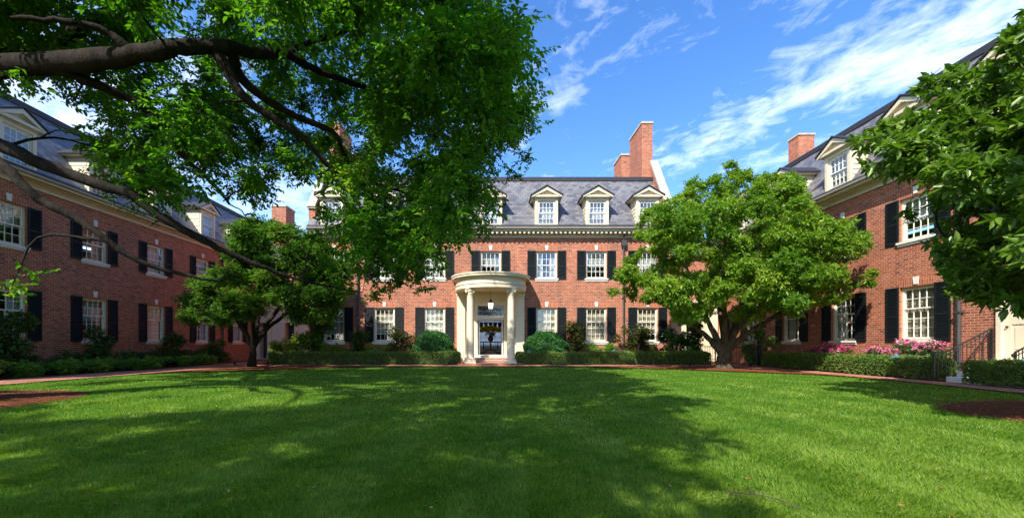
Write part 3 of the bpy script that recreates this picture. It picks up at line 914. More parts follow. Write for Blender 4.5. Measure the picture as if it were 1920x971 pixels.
    for k in range(90):
        xa, xb = -1.8 + 3.6 * k / 90, -1.8 + 3.6 * (k + 1) / 90
        sc_.quad((xa, 7.72 + .02 * math.sin(xa * 30), .95), (xb, 7.72 + .02 * math.sin(xb * 30), .95), (xb, 7.72 + .02 * math.sin(xb * 30), 3.2), (xa, 7.72 + .02 * math.sin(xa * 30), 3.2))
    sc_.build('bright_sheer_backdrop', 'sheer', ih)  # added translucent sheet, catches sky light to brighten the hall's far end
    vl = MB()
    for k in range(7):
        x = -1.15 + k * .33; vl.slab([(x, 7.7, 2.62), (x + .30, 7.7, 2.62), (x + .26, 7.7, 2.30), (x + .15, 7.7, 2.22), (x + .04, 7.7, 2.30)], (0, .03, 0))
    vl.build('valance', 'ball_leaf', ih)
    return root

def lantern():
    o = thing('pendant_lantern', 'black pendant lantern with clear glass hanging under the portico ceiling', 'lantern', (0, 20.9, 2.95))
    m = MB(); m.tube([(0, 0, .40), (0, 0, .91)], .008, 6); m.build('chain', 'black', o)
    m = MB(); m.lathe([(.02, .40), (.05, .37), (.06, .30), (.17, .22), (.16, .20)], 0, 0, 8)
    m.build('lantern_top', 'black', o)
    g = MB(); g.lathe([(.14, .20), (.10, -.10)], 0, 0, 8); g.build('lantern_glass', 'glow', o)
    fr = MB()
    for k in range(8):
        a = 2 * math.pi * k / 8; fr.tube([(.145 * math.cos(a), .145 * math.sin(a), .20), (.105 * math.cos(a), .105 * math.sin(a), -.10)], .008, 5)
    fr.lathe([(.11, -.10), (.10, -.13), (.02, -.16)], 0, 0, 8); fr.build('lantern_frame', 'black', o)

def hall_table():
    o = thing('console_table', 'dark wooden table with curved legs standing inside the open front door', 'table', (0, 24.1, .49))
    m = MB(); m.box(-.66, .66, -.25, .25, .66, .73); m.build('tabletop', 'wood', o)
    m = MB()
    m.tube([(0, 0, .20), (0, 0, .66)], .04, 10); m.box(-.5, .5, -.03, .03, .24, .29); m.build('pedestal', 'wood', o)
    for s in (-1, 1):
        l = MB(); l.tube(catmull([(s * .02, 0, .22), (s * .25, 0, .20), (s * .42, 0, .06), (s * .62, 0, .03)], 5), .03, 8); l.build('leg', 'wood', o)
        l = MB(); l.tube([(s * .42, 0, .27), (s * .42, 0, .66)], .028, 8); l.build('leg', 'wood', o)
    v = thing('flower_arrangement', 'yellow flowers with green foliage in a dark vase on the hall table', 'flowers', (0, 24.1, 1.22))
    m = MB(); m.lathe([(.09, 0), (.15, .08), (.17, .18), (.10, .30), (.12, .34)], 0, 0, 18); m.build('vase', 'wood', v, (0, 0, 0), True)
    lv = Leaves(); spray_blob(lv, np.array((0, 0, .45)), .32, 60, 5, .13, .04, .2, .1, .6, twigs=False)
    link('foliage', lv.mesh('foliage', 'fern_leaf'), v)
    lv = Leaves(); 
    for x in np.linspace(-.5, .5, 9): spray_blob(lv, np.array((x, 0, .66 + .1 * math.cos(x * 3))), .16, 44, 6, .10, .075, .1, 0, .9, twigs=False)
    link('blossom', lv.mesh('blossom', 'yellow'), v)

# ------------------------------------------------------------------ wings and connectors
def wings():
    lw = hall('brick_wing', 'long shaded red brick wing with black shutters on the left side of the lawn', (-16.9, 20, 0), R(90), -13., 11.,
              [(-11.9, 'full'), (-8.75, 'full'), (-5.6, 'pair'), (-2.45, 'part'), (.75, 'full'), (4.1, 'pair'), (7.45, 'full')],
              [(-11.9, 'full'), (-8.75, 'full'), (-5.6, 'part'), (-2.45, 'pair+warm'), (.75, 'full'), (4.1, 'full'), (7.45, 'full')],
              [(-8.75, 'none'), (-5.6, 'none'), (-2.45, 'none'), (.75, 'full'), (4.1, 'full'), (7.45, 'full')], False)
    rw = hall('brick_wing', 'sunlit red brick wing with a cream side door, right of the lawn', (14.2, 15, 0), R(-90), -12.5, 11.,
              [(1.3, 'blind'), (-1.55, 'pair'), (-4.4, 'pair'), (-7.25, 'full'), (-10.1, 'full'), (7.2, 'full')],
              [(4.15, 'full'), (1.3, 'part'), (-1.55, 'pair'), (-4.4, 'full'), (-7.25, 'full'), (-10.1, 'full'), (7.2, 'full')],
              [(7.0, 'full'), (4.15, 'full'), (1.3, 'full'), (-1.45, 'full'), (-4.4, 'full'), (-7.25, 'full')], False, [(3.5, 4.8, .60, 3.05)])
    chimney(rw, -11.9, -11.0, 5.3, 6.3, 9, 14.4)
    downpipe(rw, 2.62, .1, 6.45)
    downpipe(lw, 5.8, .1, 6.45)
    # side door of the right wing
    d = MB()
    d.box(3.5, 3.62, -.06, .16, .60, 3.05); d.box(4.68, 4.8, -.06, .16, .60, 3.05); d.box(3.62, 4.68, -.06, .16, 2.93, 3.05); d.box(3.42, 4.88, -.12, .0, 3.052, 3.14)
    dr = d.build('side_door', 'cream', rw)
    l = MB(); a, b = 3.62, 4.68
    l.box(a, a + .16, .03, .08, .62, 2.93); l.box(b - .16, b, .03, .08, .62, 2.93)
    l.box(a + .16, b - .16, .03, .08, .62, .84); l.box(a + .16, b - .16, .03, .08, 1.60, 1.80); l.box(a + .16, b - .16, .03, .08, 2.75, 2.93)
    l.box(a + .16, b - .16, .05, .07, .84, 1.60); l.box(a + .23, b - .23, .038, .05, .92, 1.52)
    for k in range(1, 3): x = a + .16 + (b - a - .32) * k / 3; l.box(x - .012, x + .012, .035, .07, 1.80, 2.75)
    for k in range(1, 3): z = 1.80 + .95 * k / 3; l.box(a + .16, b - .16, .037, .068, z - .012, z + .012)
    lf = l.build('door_leaf', 'cream', dr)
    g = MB(); g.quad((a + .16, .055, 1.8), (b - .16, .055, 1.8), (b - .16, .055, 2.75), (a + .16, .055, 2.75)); g.build('pane', 'glass', lf)
    h = MB(); h.lathe([(.0, -.0), (.03, .02), (.03, .05), (.0, .07)], 0, 0, 10); h.build('handle', 'black', lf, (a + .08, .0, 1.5))
    # steps up to it
    for i in range(4):
        z1 = .15 * (i + 1); s = MB(); y0 = -1.36 + i * .30
        s.box(3.42, 4.88, y0, -.003, z1 - .15 + (.001 if i else 0), z1)
        s.build('step', 'stone', rw)
    for s, word in ((3.40, 'black iron stair rail on the far side of the side door steps'), (4.90, 'near stair rail of the side door steps, cut by the picture edge')):
        o = thing('stair_rail', word, 'railing', (14.2, 15, 0), R(-90), 'iron rails beside the side door steps')
        def zt(y): return .83 if y < -1.36 else .83 + (y + 1.36) / 1.31 * .67
        def zb(y): return .04 if y < -1.5 else min(.62, .04 + (y + 1.5) / 1.2 * .56)
        m = MB(); y_0 = -1.68 if s < 4 else -1.30; ys = [y_0, -1.36, -.05] if s < 4 else [y_0, -1.05, -.05]
        m.tube([(s, y, zt(y)) for y in ys], .022, 8); m.tube([(s, y, zt(y) - .10) for y in ys], .012, 6)
        m.tube([(s, y_0, .83), (s, y_0 - .08, .80), (s, y_0 - .06, .74)], .02, 8)
        m.build('handrail', 'black', o)
        for y in (y_0, -.05):
            m = MB(); m.box(s - .02, s + .02, y - .02, y + .02, 0 if y < -1 else .6, zt(y)); m.build('post', 'black', o)
        for k in range(1, 14):
            y = y_0 + (-.05 - y_0) * k / 14
            m = MB(); m.tube([(s, y, zb(y) + .03), (s, y, zt(y))], .0095, 6, False); m.build('baluster', 'black', o)
    # connectors between hall and wings: cream ground storey, brick above
    for s, word in ((-1, 'low cream and brick link block half hidden behind the small dark tree'), (1, 'low cream and brick link block behind the bright green tree and iron gate')):
        xa, xb = (-16.85, -9.75) if s < 0 else (9.75, 14.15)
        o = thing('link_building', word, 'building', ((xa + xb) / 2, 29.5 if s < 0 else 25.6, 0))
        h = (xb - xa) / 2
        holes = [(-3.3, -2.75, .02, 2.6), (-1.45, -.80, .02, 2.6)] if s < 0 else [(.25, 1.05, .02, 2.5)]
        m = MB(); holed_wall(m, -h, h, -.1, 3.4, holes, 0, .5); m.build('wall', 'cream', o)
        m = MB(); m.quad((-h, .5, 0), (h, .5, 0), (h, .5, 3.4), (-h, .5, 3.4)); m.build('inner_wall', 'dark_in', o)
        m = MB(); m.box(-h, h, -.10, .6, 3.401, 3.75); m.box(-h, h, -.2, -.1, 3.62, 3.76); m.build('cornice', 'cream', o)
        m = MB(); m.box(-h, h, .3, 4., 3.76, 6.6); m.build('upper_wall', 'brick', o)
        m = MB(); m.slab([(-h, 0., 6.6), (-h, 4.3, 6.6), (-h, 2.15, 8.7)], (2 * h, 0, 0)); m.build('roof', 'slate', o)
        for x in ((-2.55, -1.62, -.62, .1, 1.6) if s < 0 else (-1.9, -.6, .55, 1.5)):
            m = MB(); m.box(x - .14, x + .14, -.12, -.003, 0, 3.2); m.box(x - .18, x + .18, -.15, -.003, 0, .25); m.box(x - .18, x + .18, -.15, -.003, 3.2, 3.4)
            m.build('pilaster', 'cream', o)
        if s < 0: chimney(o, -3.5, -2.4, 2., 3.4, 6, 11.7)
        if s < 0:
            m = MB(); m.box(.30, h, -.035, -.004, 0, 3.3); m.build('brick_panel', 'brick', o)
    return lw, rw

def iron_fence():
    o = thing('iron_fence', 'black iron picket fence behind the front hedge, left of the bright tree trunk', 'fence', (0, 21.4, 0))
    x0, x1 = 11.0, 11.95
    m = MB()
    for z in (.25, .92): m.box(x0, x1, -.012, .012, z, z + .03)
    m.build('rail', 'black', o)
    for k in range(11):
        x = x0 + .04 + (x1 - x0 - .08) * k / 10; m = MB(); m.tube([(x, 0, .05), (x, 0, 1.0)], .009, 6); m.build('picket', 'black', o)
    g = thing('iron_gate', 'black iron gate standing open beside the end of the right wing hedge', 'gate', (12.75, 19.5, 0))
    m = MB(); m.box(-.07, .07, -.07, .07, 0, 1.02); m.lathe([(.09, 1.02), (.09, 1.05), (.0, 1.10)], 0, 0, 12); m.build('gate_post', 'black', g)
    A = Vector((-.1, .05, 0)); B = Vector((-1.15, 1.7, 0))
    m = MB()
    for z in (.12, .90): m.tube([A + Vector((0, 0, z)), B + Vector((0, 0, z))], .018, 6)
    for q in (A, B): m.tube([q + Vector((0, 0, .05)), q + Vector((0, 0, 1.))], .02, 6)
    m.build('gate_frame', 'black', g)
    for k in range(1, 15):
        q = A + (B - A) * k / 15; m = MB(); m.tube([q + Vector((0, 0, .06)), q + Vector((0, 0, .97))], .009, 6); m.build('picket', 'black', g)

def mushroom_light(px, y, x, ztop, word):
    o = thing('path_light', word, 'path light', (x, y, 0), 0, 'verdigris path lights in the hedges')
    m = MB(); m.tube([(0, 0, 0), (0, 0, ztop - .06)], .018, 8); m.build('stem', 'verdigris', o)
    m = MB(); m.lathe([(.19, ztop - .10), (.185, ztop - .08), (.13, ztop - .02), (.05, ztop + .01), (.035, ztop + .05), (.0, ztop + .07)], 0, 0, 20); m.build('lamp_shade', 'verdigris', o, (0, 0, 0), True)

def spot(x, y, word):
    o = thing('garden_spotlight', word, 'spotlight', (x, y, .03), 0, 'small black uplights under the trees')
    m = MB(); m.tube([(0, 0, 0), (0, 0, .14)], .014, 8); m.build('stake', 'black', o)
    m = MB(); m.tube([(-.02, .06, .10), (.02, -.02, .20), (.03, -.06, .25)], [.04, .06, .065], 12); m.build('lamp_head', 'black', o, (0, 0, 0), True)

# ------------------------------------------------------------------ hedges and shrubs
def hedge(name, label, x0, x1, y0, y1, h, mat='hedge_leaf', dens=1500, L=.055, cat='hedge', loose=.02, wood=True):
    o = thing(name, label, cat, ((x0 + x1) / 2, (y0 + y1) / 2, 0))
    cx, cy = (x0 + x1) / 2, (y0 + y1) / 2
    hx, hy = (x1 - x0) / 2, (y1 - y0) / 2
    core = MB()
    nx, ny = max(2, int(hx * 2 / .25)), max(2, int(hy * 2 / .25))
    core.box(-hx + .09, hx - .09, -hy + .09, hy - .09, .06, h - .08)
    core.build('stems', 'dark_in', o)  # added solid dark core filling the hedge, no separate stems
    rng = RNG; lv = Leaves()
    faces = [((2 * hx) * (2 * hy), 'top'), ((2 * hx) * h, 'f'), ((2 * hx) * h, 'b'), ((2 * hy) * h, 'l'), ((2 * hy) * h, 'r')]
    for area, k in faces:
        n = int(area * dens)
        a = rng.random(n) * 2 - 1; b = rng.random(n)
        if k == 'top': p = np.stack([a * hx, (b * 2 - 1) * hy, np.full(n, h)], 1); nr = np.array((0, 0, 1.))
        elif k in 'fb': p = np.stack([a * hx, np.full(n, -hy if k == 'f' else hy), .05 + b * (h - .05)], 1); nr = np.array((0, -1. if k == 'f' else 1., 0))
        else: p = np.stack([np.full(n, -hx if k == 'l' else hx), a * hy, .05 + b * (h - .05)], 1); nr = np.array((-1. if k == 'l' else 1., 0, 0))
        wob = .022 * np.sin(p[:, 0] * 5 + 2 * p[:, 1]) + .018 * np.sin(p[:, 1] * 7 + p[:, 0] * 3 + p[:, 2] * 9) + .02 * np.sin(p[:, 0] * 1.7 + 1)
        # rounded arrises
        ex = np.clip(np.abs(p[:, 0]) - (hx - .10), 0, None); ez = np.clip(p[:, 2] - (h - .10), 0, None); ey = np.clip(np.abs(p[:, 1]) - (hy - .10), 0, None)
        rnd = (np.minimum(ex, ez) + np.minimum(ey, ez) + np.minimum(ex, ey)) * .55
        inward = rng.exponential(.03, n) + rnd - wob - np.abs(rng.normal(0, loose, n))
        p = p - nr * inward[:, None]
        # lower leaves thin out
        keep = rng.random(n) < np.where(k == 'top', 1., .45 + .55 * np.clip(p[:, 2] / (h * .5), 0, 1))
        p = p[keep]; m = len(p)
        d = norm(nr * .6 + rng.normal(0, .6, (m, 3)) + np.array((0, 0, .35)))
        up = norm(nr + rng.normal(0, .6, (m, 3)) + np.array((0, 0, .3)))
        low = np.clip(1 - p[:, 2] / h, 0, 1)
        tone = np.clip(.5 + (.16 if k == 'top' else 0) + rng.normal(0, .22, m) + .22 * np.sin(p[:, 0] * 2.3) * np.sin(p[:, 1] * 2.9 + 1.) + (rng.random(m) < .10 * low) * .5, 0, 1)
        lv.put(p, d, up, L * (.7 + .6 * rng.random(m)), L * .55, tone)
    link('foliage', lv.mesh('foliage', mat), o)
    return o

def shrub(name, label, x, y, blobs, mat, L, W, n, cat='shrub', group=None, twig=.16, K=6, stems=5, petals=None, droop=.05, keep=None):
    """blobs: (dx, dy, z, r, flat)"""
    o = thing(name, label, cat, (x, y, 0), 0, group)
    lv = Leaves(); st = MB()
    top = max(b[2] for b in blobs)
    for dx, dy, z, r, fl in blobs:
        spray_blob(lv, np.array((dx, dy, z)), r, int(n * r * r), K, L, W, twig, droop, fl, twigs=False, shell=.3)
        st.tube(catmull([(dx * .15, dy * .15, 0), (dx * .5, dy * .5, z * .5), (dx, dy, z)], 3), [.018] * 4 + [.014, .008, .006], 5)
        for k in range(4):
            q = rand_dirs(1)[0] * r * .8
            st.tube([(dx * .5, dy * .5, z * .5), (dx + q[0], dy + q[1], max(.1, z + q[2] * fl))], [.010, .004], 4)
    st.build('stems', 'bark', o)
    X, Y = x, y
    def ok(V):
        c = V.mean(1); wx = c[:, 0] + X; wy = c[:, 1] + Y
        g = (c[:, 2] > .02) & (wx > -16.8) & (wx < 14.1)
        if abs(X) < 9.7: g &= wy < 21.88
        if keep is not None: g &= keep(c)
        return g
    link('foliage', lv.mesh('foliage', mat, ok), o)
    if petals:
        lv = Leaves()
        for dx, dy, z, r, fl in petals[1]:
            spray_blob(lv, np.array((dx, dy, z)), r, int(petals[2] * r * r), 7, .06, .05, .06, -.1, fl, whorl=True, twigs=False, shell=.5)
        link('blossom', lv.mesh('blossom', petals[0], ok), o)
    return o

def ball_shrub(label, x, y, rx, ry, h):
    o = thing('round_shrub', label, 'shrub', (x, y, 0), 0, 'clipped round shrubs beside the portico')
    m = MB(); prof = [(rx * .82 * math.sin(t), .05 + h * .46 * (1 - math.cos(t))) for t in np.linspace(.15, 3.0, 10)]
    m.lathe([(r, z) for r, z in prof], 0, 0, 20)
    m.v = [(a, b * ry / rx, c) for a, b, c in m.v]; m.build('stems', 'dark_in', o)  # added dark solid inside the leaf shell, no separate stems
    rng = RNG; n = int(5200 * rx * rx * 2.2); u = rand_dirs(n); u[:, 2] = np.where(u[:, 2] < -.55, -u[:, 2], u[:, 2])
    lump = .05 * np.sin(u[:, 0] * 9 + 1) * np.sin(u[:, 1] * 8) + .05 * np.sin(u[:, 2] * 11 + u[:, 0] * 6) + .03 * np.sin(u[:, 0] * 21) * np.sin(u[:, 2] * 19)
    q = (1 + lump - rng.exponential(.035, n))[:, None]
    p = u * q * np.array((rx, ry, h * .5)) + np.array((0, 0, h * .5))
    p[:, 2] = np.maximum(p[:, 2], .03)
    lv = Leaves()
    d = norm(u * .7 + rng.normal(0, .55, (n, 3)) + np.array((0, 0, .25))); up = norm(u + rng.normal(0, .5, (n, 3)) + np.array((0, 0, .4)))
    tone = np.clip(.5 + 3 * lump + rng.normal(0, .22, n), 0, 1)
    lv.put(p, d, up, .075 * (.7 + .6 * rng.random(n)), .045, tone)
    link('foliage', lv.mesh('foliage', 'ball_leaf', lambda V: (V.mean(1)[:, 1] + y) < 21.88), o)

def loose_blobs(w, h, n, depth=.5, seed=0, base=.2, r=(.28, .42)):
    rr = random.Random(seed); out = []
    for i in range(n):
        z = base + (h - base) * rr.random() ** .8
        lim = w * (1. - .35 * abs(2 * z / h - 1.1))
        q = rr.uniform(*r) * min(1., h)
        out.append((rr.uniform(-lim, lim) * .8, rr.uniform(-depth, depth) * .8, max(q * .6, z - q * .8), q, .9))
    return out

def plants():
    hedge('box_hedge', 'low clipped hedge along the front walk, left of the portico', -11.0, -1.55, 20.25, 20.95, .64, dens=1400)
    hedge('box_hedge', 'low clipped sunny hedge along the front walk, right of the portico', 1.28, 10.9, 20.25, 20.95, .64, dens=1500)
    hedge('box_hedge', 'clipped hedge below the pink bushes along the right wing', 12.62, 13.3, 11.72, 19.2, .62, dens=1700)
    hedge('box_hedge', 'clipped hedge on the near side of the iron step rails at the right edge', 12.28, 12.82, 6.5, 10.70, .60, dens=2300, L=.05)
    ball_shrub('big round clipped green shrub left of the portico', -2.95, 21.25, .98, .72, 1.72)
    ball_shrub('big round clipped green shrub right of the portico', 2.85, 21.25, 1.10, .72, 1.68)
    S = shrub
    S('bronze_shrub', 'bronze green loose shrub beside the left round shrub', -4.6, 21.3, loose_blobs(.95, 2.0, 13, .35, 1, .4), 'red_leaf', .08, .04, 620)
    S('bronze_shrub', 'upright bronze green shrub beside the right round shrub', 4.35, 21.3, loose_blobs(.75, 2.3, 13, .35, 2, .4), 'red_leaf', .08, .04, 620)
    S('bronze_shrub', 'wide reddish loose shrub below the last ground window right of the portico', 7.5, 21.25, loose_blobs(1.25, 2.15, 18, .35, 3, .4), 'red_leaf', .08, .04, 620)
    S('dark_shrub', 'dark loose shrub at the downpipe left of the portico', -6.95, 21.3, loose_blobs(.8, 1.9, 11, .35, 4, .4), 'dark_leaf', .08, .045, 560)
    S('laurel_bush', 'broad leaved green bush at the left corner of the brick hall', -9.3, 21.2, loose_blobs(.7, 1.9, 11, .35, 5, .4), 'fern_leaf', .12, .06, 360)
    S('laurel_bush', 'broad leaved green bush at the right corner of the brick hall', 9.6, 21.2, loose_blobs(.95, 1.95, 14, .4, 6, .4), 'ball_leaf', .12, .06, 360)
    S('golden_bush', 'yellow green airy bush at the left end of the front hedge', -10.6, 21.7, loose_blobs(1.15, 1.7, 18, .5, 7, .5), 'lime_leaf', .10, .04, 420)
    for i, (x, w, word) in enumerate(((-8.2, .7, 'yellow green ferns under the leftmost ground window of the brick hall'), (-5.85, .55, 'yellow green ferns between the dark loose shrub and the bronze one'), (5.75, .8, 'light green ferns between the two bronze shrubs right of the portico'))):
        S('fern_clump', word, x, 21.35, loose_blobs(w * 1.1, 1.15, 11, .3, 20 + i, .5), 'lime_leaf' if i < 2 else 'fern_leaf', .16, .035, 330, 'ferns', stems=2)
    S('ivy_column', 'tall dark ivy covered column behind the front hedge near the bright tree', 10.75, 21.6, [(0, 0, z, .42, 1.) for z in np.arange(.3, 3., .35)], 'dark_leaf', .09, .06, 800)
    S('light_shrub', 'light green shrub beside the iron gate', 13.35, 20.3, loose_blobs(.85, 2.1, 15, .5, 8), 'fern_leaf', .11, .05, 380)
    # flowering bushes along the right wing
    bl = loose_blobs(.45, 1.12, 13, 1.05, 9, .5); top = [(x, y, z + .22, r * .8, .45) for x, y, z, r, f in bl]
    S('flowering_bush', 'magenta flowering bush along the right wing, farther off than the pale pink one', 13.6, 16.5, bl, 'ball_leaf', .06, .035, 900, petals=('magenta', top, 330), keep=None)
    bl = loose_blobs(.45, 1.15, 17, 1.3, 10, .5); top = [(x, y, z + .22, r * .8, .45) for x, y, z, r, f in bl]
    S('flowering_bush', 'pale pink flowering bush next to the iron step rails', 13.62, 13.6, bl, 'ball_leaf', .06, .035, 900, petals=('pink', top, 330))
    # left wing border
    rr = random.Random(5)
    bl = [(rr.uniform(-.38, .38), t, .22 + rr.uniform(-.05, .06), .34, .85) for t in np.arange(-6., 6.01, .26)]
    S('border_planting', 'long low loose green border beside the left walk', -14.95, 16.2, bl, 'fern_leaf', .085, .035, 900, 'border', twig=.2)
    bl = [(rr.uniform(-.3, .3), t, .42 + rr.uniform(-.1, .12), .36, .9) for t in np.arange(-6., 6.01, .42)]
    S('border_planting', 'taller dark green border against the foot of the left wing', -16.0, 17.2, bl, 'dark_leaf', .09, .04, 620, 'border', twig=.2)
    S('dark_shrub', 'tall dark shrub at the far left below the first window of the left wing', -16.05, 13.75, loose_blobs(.55, 2.2, 13, .55, 11, .3), 'dark_leaf', .09, .05, 520)
    S('dark_shrub', 'tall dark shrub below the second window of the left wing', -16.1, 17.0, loose_blobs(.5, 1.8, 11, .75, 12, .3), 'dark_leaf', .09, .05, 520)
    S('dark_shrub', 'tall dark shrub below the third window of the left wing', -16.1, 20.6, loose_blobs(.5, 1.75, 10, .65, 13, .3), 'dark_leaf', .09, .05, 520)
    S('dark_shrub', 'bushy dark shrub below the fourth window of the left wing', -16.0, 24.0, loose_blobs(.6, 1.4, 11, .9, 14, .3), 'dark_leaf', .09, .05, 520)
    S('lime_bush', 'small bright green bush at the left edge beside the walk', -14.85, 12.35, loose_blobs(.4, .62, 6, .5, 15, .2), 'lime_leaf', .09, .035, 420)
    mushroom_light(1677, 13.0, 12.85, .70, 'verdigris mushroom light at the hedge below the pale pink bush')
    mushroom_light(1825, 9.75, 12.7, .70, 'verdigris mushroom light at the hedge on the near side of the step rails')
    mushroom_light(1008, 20.75, 1.95, .74, 'verdigris mushroom light in front of the right round shrub')
    mushroom_light(1153, 20.75, 6.25, .76, 'verdigris mushroom light in front of the ferns right of the portico')
    spot(-11.6, 18.6, 'small black uplight left of the dark tree trunk'); spot(-10.1, 18.6, 'small black uplight right of the dark tree trunk')
    spot(10.9, 17.2, 'small black uplight right of the bright tree trunk'); spot(8.9, 18.3, 'small black uplight left of the bright tree trunk')
    t = MB(); t.tube(catmull([(1.62, 2.83, .045), (1.74, 2.74, .06), (1.86, 2.68, .055), (1.93, 2.55, .04)], 4), .004, 5)
    t.tube([(1.80, 2.71, .058), (1.84, 2.78, .06)], .0025, 4)
    fallen_leaves()
    tag(t.build('fallen_twig', 'bark_grey'), 'thin grey twig lying on the grass near the front', 'twig')

# ------------------------------------------------------------------ trees
def clip_walls(V):
    c = V.mean(1)
    return (c[:, 0] > -16.5) & (c[:, 0] < 14.0) & ((c[:, 1] < 21.6) | (np.abs(c[:, 0]) > 9.9)) & (c[:, 2] > .3)

def finish_tree(o, sk, lv, leaf, bark, keep):
    sk.mb.build('trunk', bark, o, (0, 0, 0), True)
    if lv.tw.v:
        lv.tw.build('twigs', bark, o)
    link('crown', lv.mesh('crown', leaf, keep), o)

def big_tree():
    o = thing('shade_tree', 'huge overhanging shade tree whose dark limbs sweep in from the left edge', 'tree')
    sk = Skeleton()
    T = np.array((-9.9, 7.1, 0))
    tr = lambda z, dx=0, dy=0: T + np.array((dx, dy, z))
    sk.limb([tr(-.1), tr(1.2, .05), tr(3.2, .0, .05), tr(5.2, .15), tr(7.5, .1, -.2), tr(10, .5, -.4)], [.62, .47, .43, .40, .28, .15], 6, 16, .02)
    sk.limb([tr(4.6), tr(5.4, 1.2, -.3), P(0, 126, 6.6), P(130, 117, 6.4), P(250, 103, 6.2), P(330, 90, 6.2), P(430, 88, 6.4)], [.30, .23, .175, .155, .135, .115, .10], 6, 14)
    sk.limb([P(430, 88, 6.4), P(480, 100, 6.7), P(536, 103, 7.), P(590, 130, 7.4), P(647, 152, 7.8), P(740, 180, 8.4), P(812, 202, 9.), P(900, 235, 9.6)], [.10, .085, .075, .06, .05, .04, .03, .012])
    sk.limb([P(430, 88, 6.4), P(455, 150, 6.8), P(536, 210, 7.2), P(622, 247, 7.6), P(645, 290, 7.9), P(668, 330, 8.3), P(758, 362, 9.), P(840, 400, 9.6)], [.09, .075, .06, .05, .045, .04, .03, .012])
    sk.limb([P(400, 88, 6.35), P(453, 177, 6.5), P(510, 220, 6.7), P(565, 255, 6.9), P(600, 295, 7.1), P(631, 321, 7.3), P(688, 358, 7.7), P(760, 430, 8.2), P(790, 520, 8.6)], [.09, .07, .06, .05, .045, .04, .03, .02, .010])
    sk.limb([P(536, 103, 7.), P(581, 78, 7.3), P(647, 58, 7.7), P(688, 25, 8.), P(760, -30, 8.6)], [.06, .05, .045, .035, .02])
    sk.limb([P(250, 103, 6.2), P(200, 60, 6.), P(120, 40, 5.8), P(20, 35, 5.6)], [.08, .05, .04, .025])
    sk.limb([P(105, 128, 6.45), P(185, 160, 6.7), P(250, 190, 7.), P(300, 230, 7.3), P(340, 290, 7.7), P(385, 330, 8.1), P(430, 383, 8.6)], [.10, .075, .062, .055, .05, .04, .025])
    sk.limb([tr(3.6), tr(4.25, .5, -.1), P(-60, 255, 6.8), P(0, 273, 6.8), P(102, 317, 6.9), P(191, 348, 7.), P(247, 366, 7.1), P(296, 403, 7.3), P(355, 437, 7.5), P(420, 470, 7.8), P(480, 495, 8.1), P(528, 514, 8.4), P(600, 533, 8.8), P(680, 548, 9.2)],
            [.2, .15, .115, .11, .095, .088, .082, .076, .068, .055, .045, .036, .026, .012])
    sk.limb([tr(3.1), tr(3.8, .5, -.3), P(-60, 262, 6.4), P(0, 307, 6.3), P(46, 348, 6.3), P(83, 379, 6.4), P(145, 410, 6.5), P(198, 450, 6.6), P(250, 483, 6.8), P(300, 505, 7.), P(360, 517, 7.2), P(402, 527, 7.4), P(439, 515, 7.7)],
            [.15, .1, .085, .075, .068, .062, .056, .05, .044, .036, .028, .02, .012])
    for a, b, c in ((-3, -5, 8.2), (1.5, -7, 9.), (-7.5, -3, 9.), (4.5, 2.5, 9.5), (-6, 4, 9.5), (7., -3., 9.3), (6.5, -8, 8.5)):
        sk.limb([tr(5.5), tr(7., a * .35, b * .35), tr(c - .4, a * .75, b * .75), tr(c, a * 1.1, b * 1.1)], [.18, .13, .08, .03])
    poly = [(-420, -320), (950, -320), (925, -20), (935, 60), (958, 120), (975, 190), (965, 255), (900, 310), (905, 400), (850, 420), (800, 455), (775, 530), (715, 535), (665, 480), (625, 440), (640, 390), (615, 335), (570, 360), (480, 365), (440, 320),
            (405, 330), (330, 372), (255, 350), (215, 310), (195, 255), (215, 195), (130, 165), (90, 165), (40, 130), (-60, 130), (-420, 170)]
    rng = RNG; lv = Leaves(); blobs = []
    hollow = [(120, 215, 60), (412, 350, 30), (568, 385, 40), (610, 375, 28), (480, 60, 14), (310, 45, 14), (600, 215, 12), (820, 60, 12), (750, 300, 14)]
    tries = 0
    while len(blobs) < 380 and tries < 16000:
        tries += 1
        px, py = rng.uniform(-400, 980), rng.uniform(-300, 540)
        if not in_poly(np.array([px]), np.array([py]), poly)[0]: continue
        if any((px - a) ** 2 + (py - b) ** 2 < (r + 22) ** 2 for a, b, r in hollow): continue
        open_ = 380 < px < 730 and 75 < py < 340 and rng.random() < .92
        d = rng.uniform(6.0, 11.5) if py > 120 else rng.uniform(5.2, 11.5)
        if px < 580 and 30 < py < 340 and rng.random() < .85: d = rng.uniform(7.4, 11.5)
        elif px < 230: d = rng.uniform(5.8, 9.0)
        r = rng.uniform(.55, 1.0)
        if open_: d = rng.uniform(8.6 + r * .6, 12.)
        c = P(px, py, d)
        if any(np.linalg.norm(c - b[0]) < .36 * (r + b[1]) for b in blobs): continue
        blobs.append((c, r))
    vis = len(blobs)
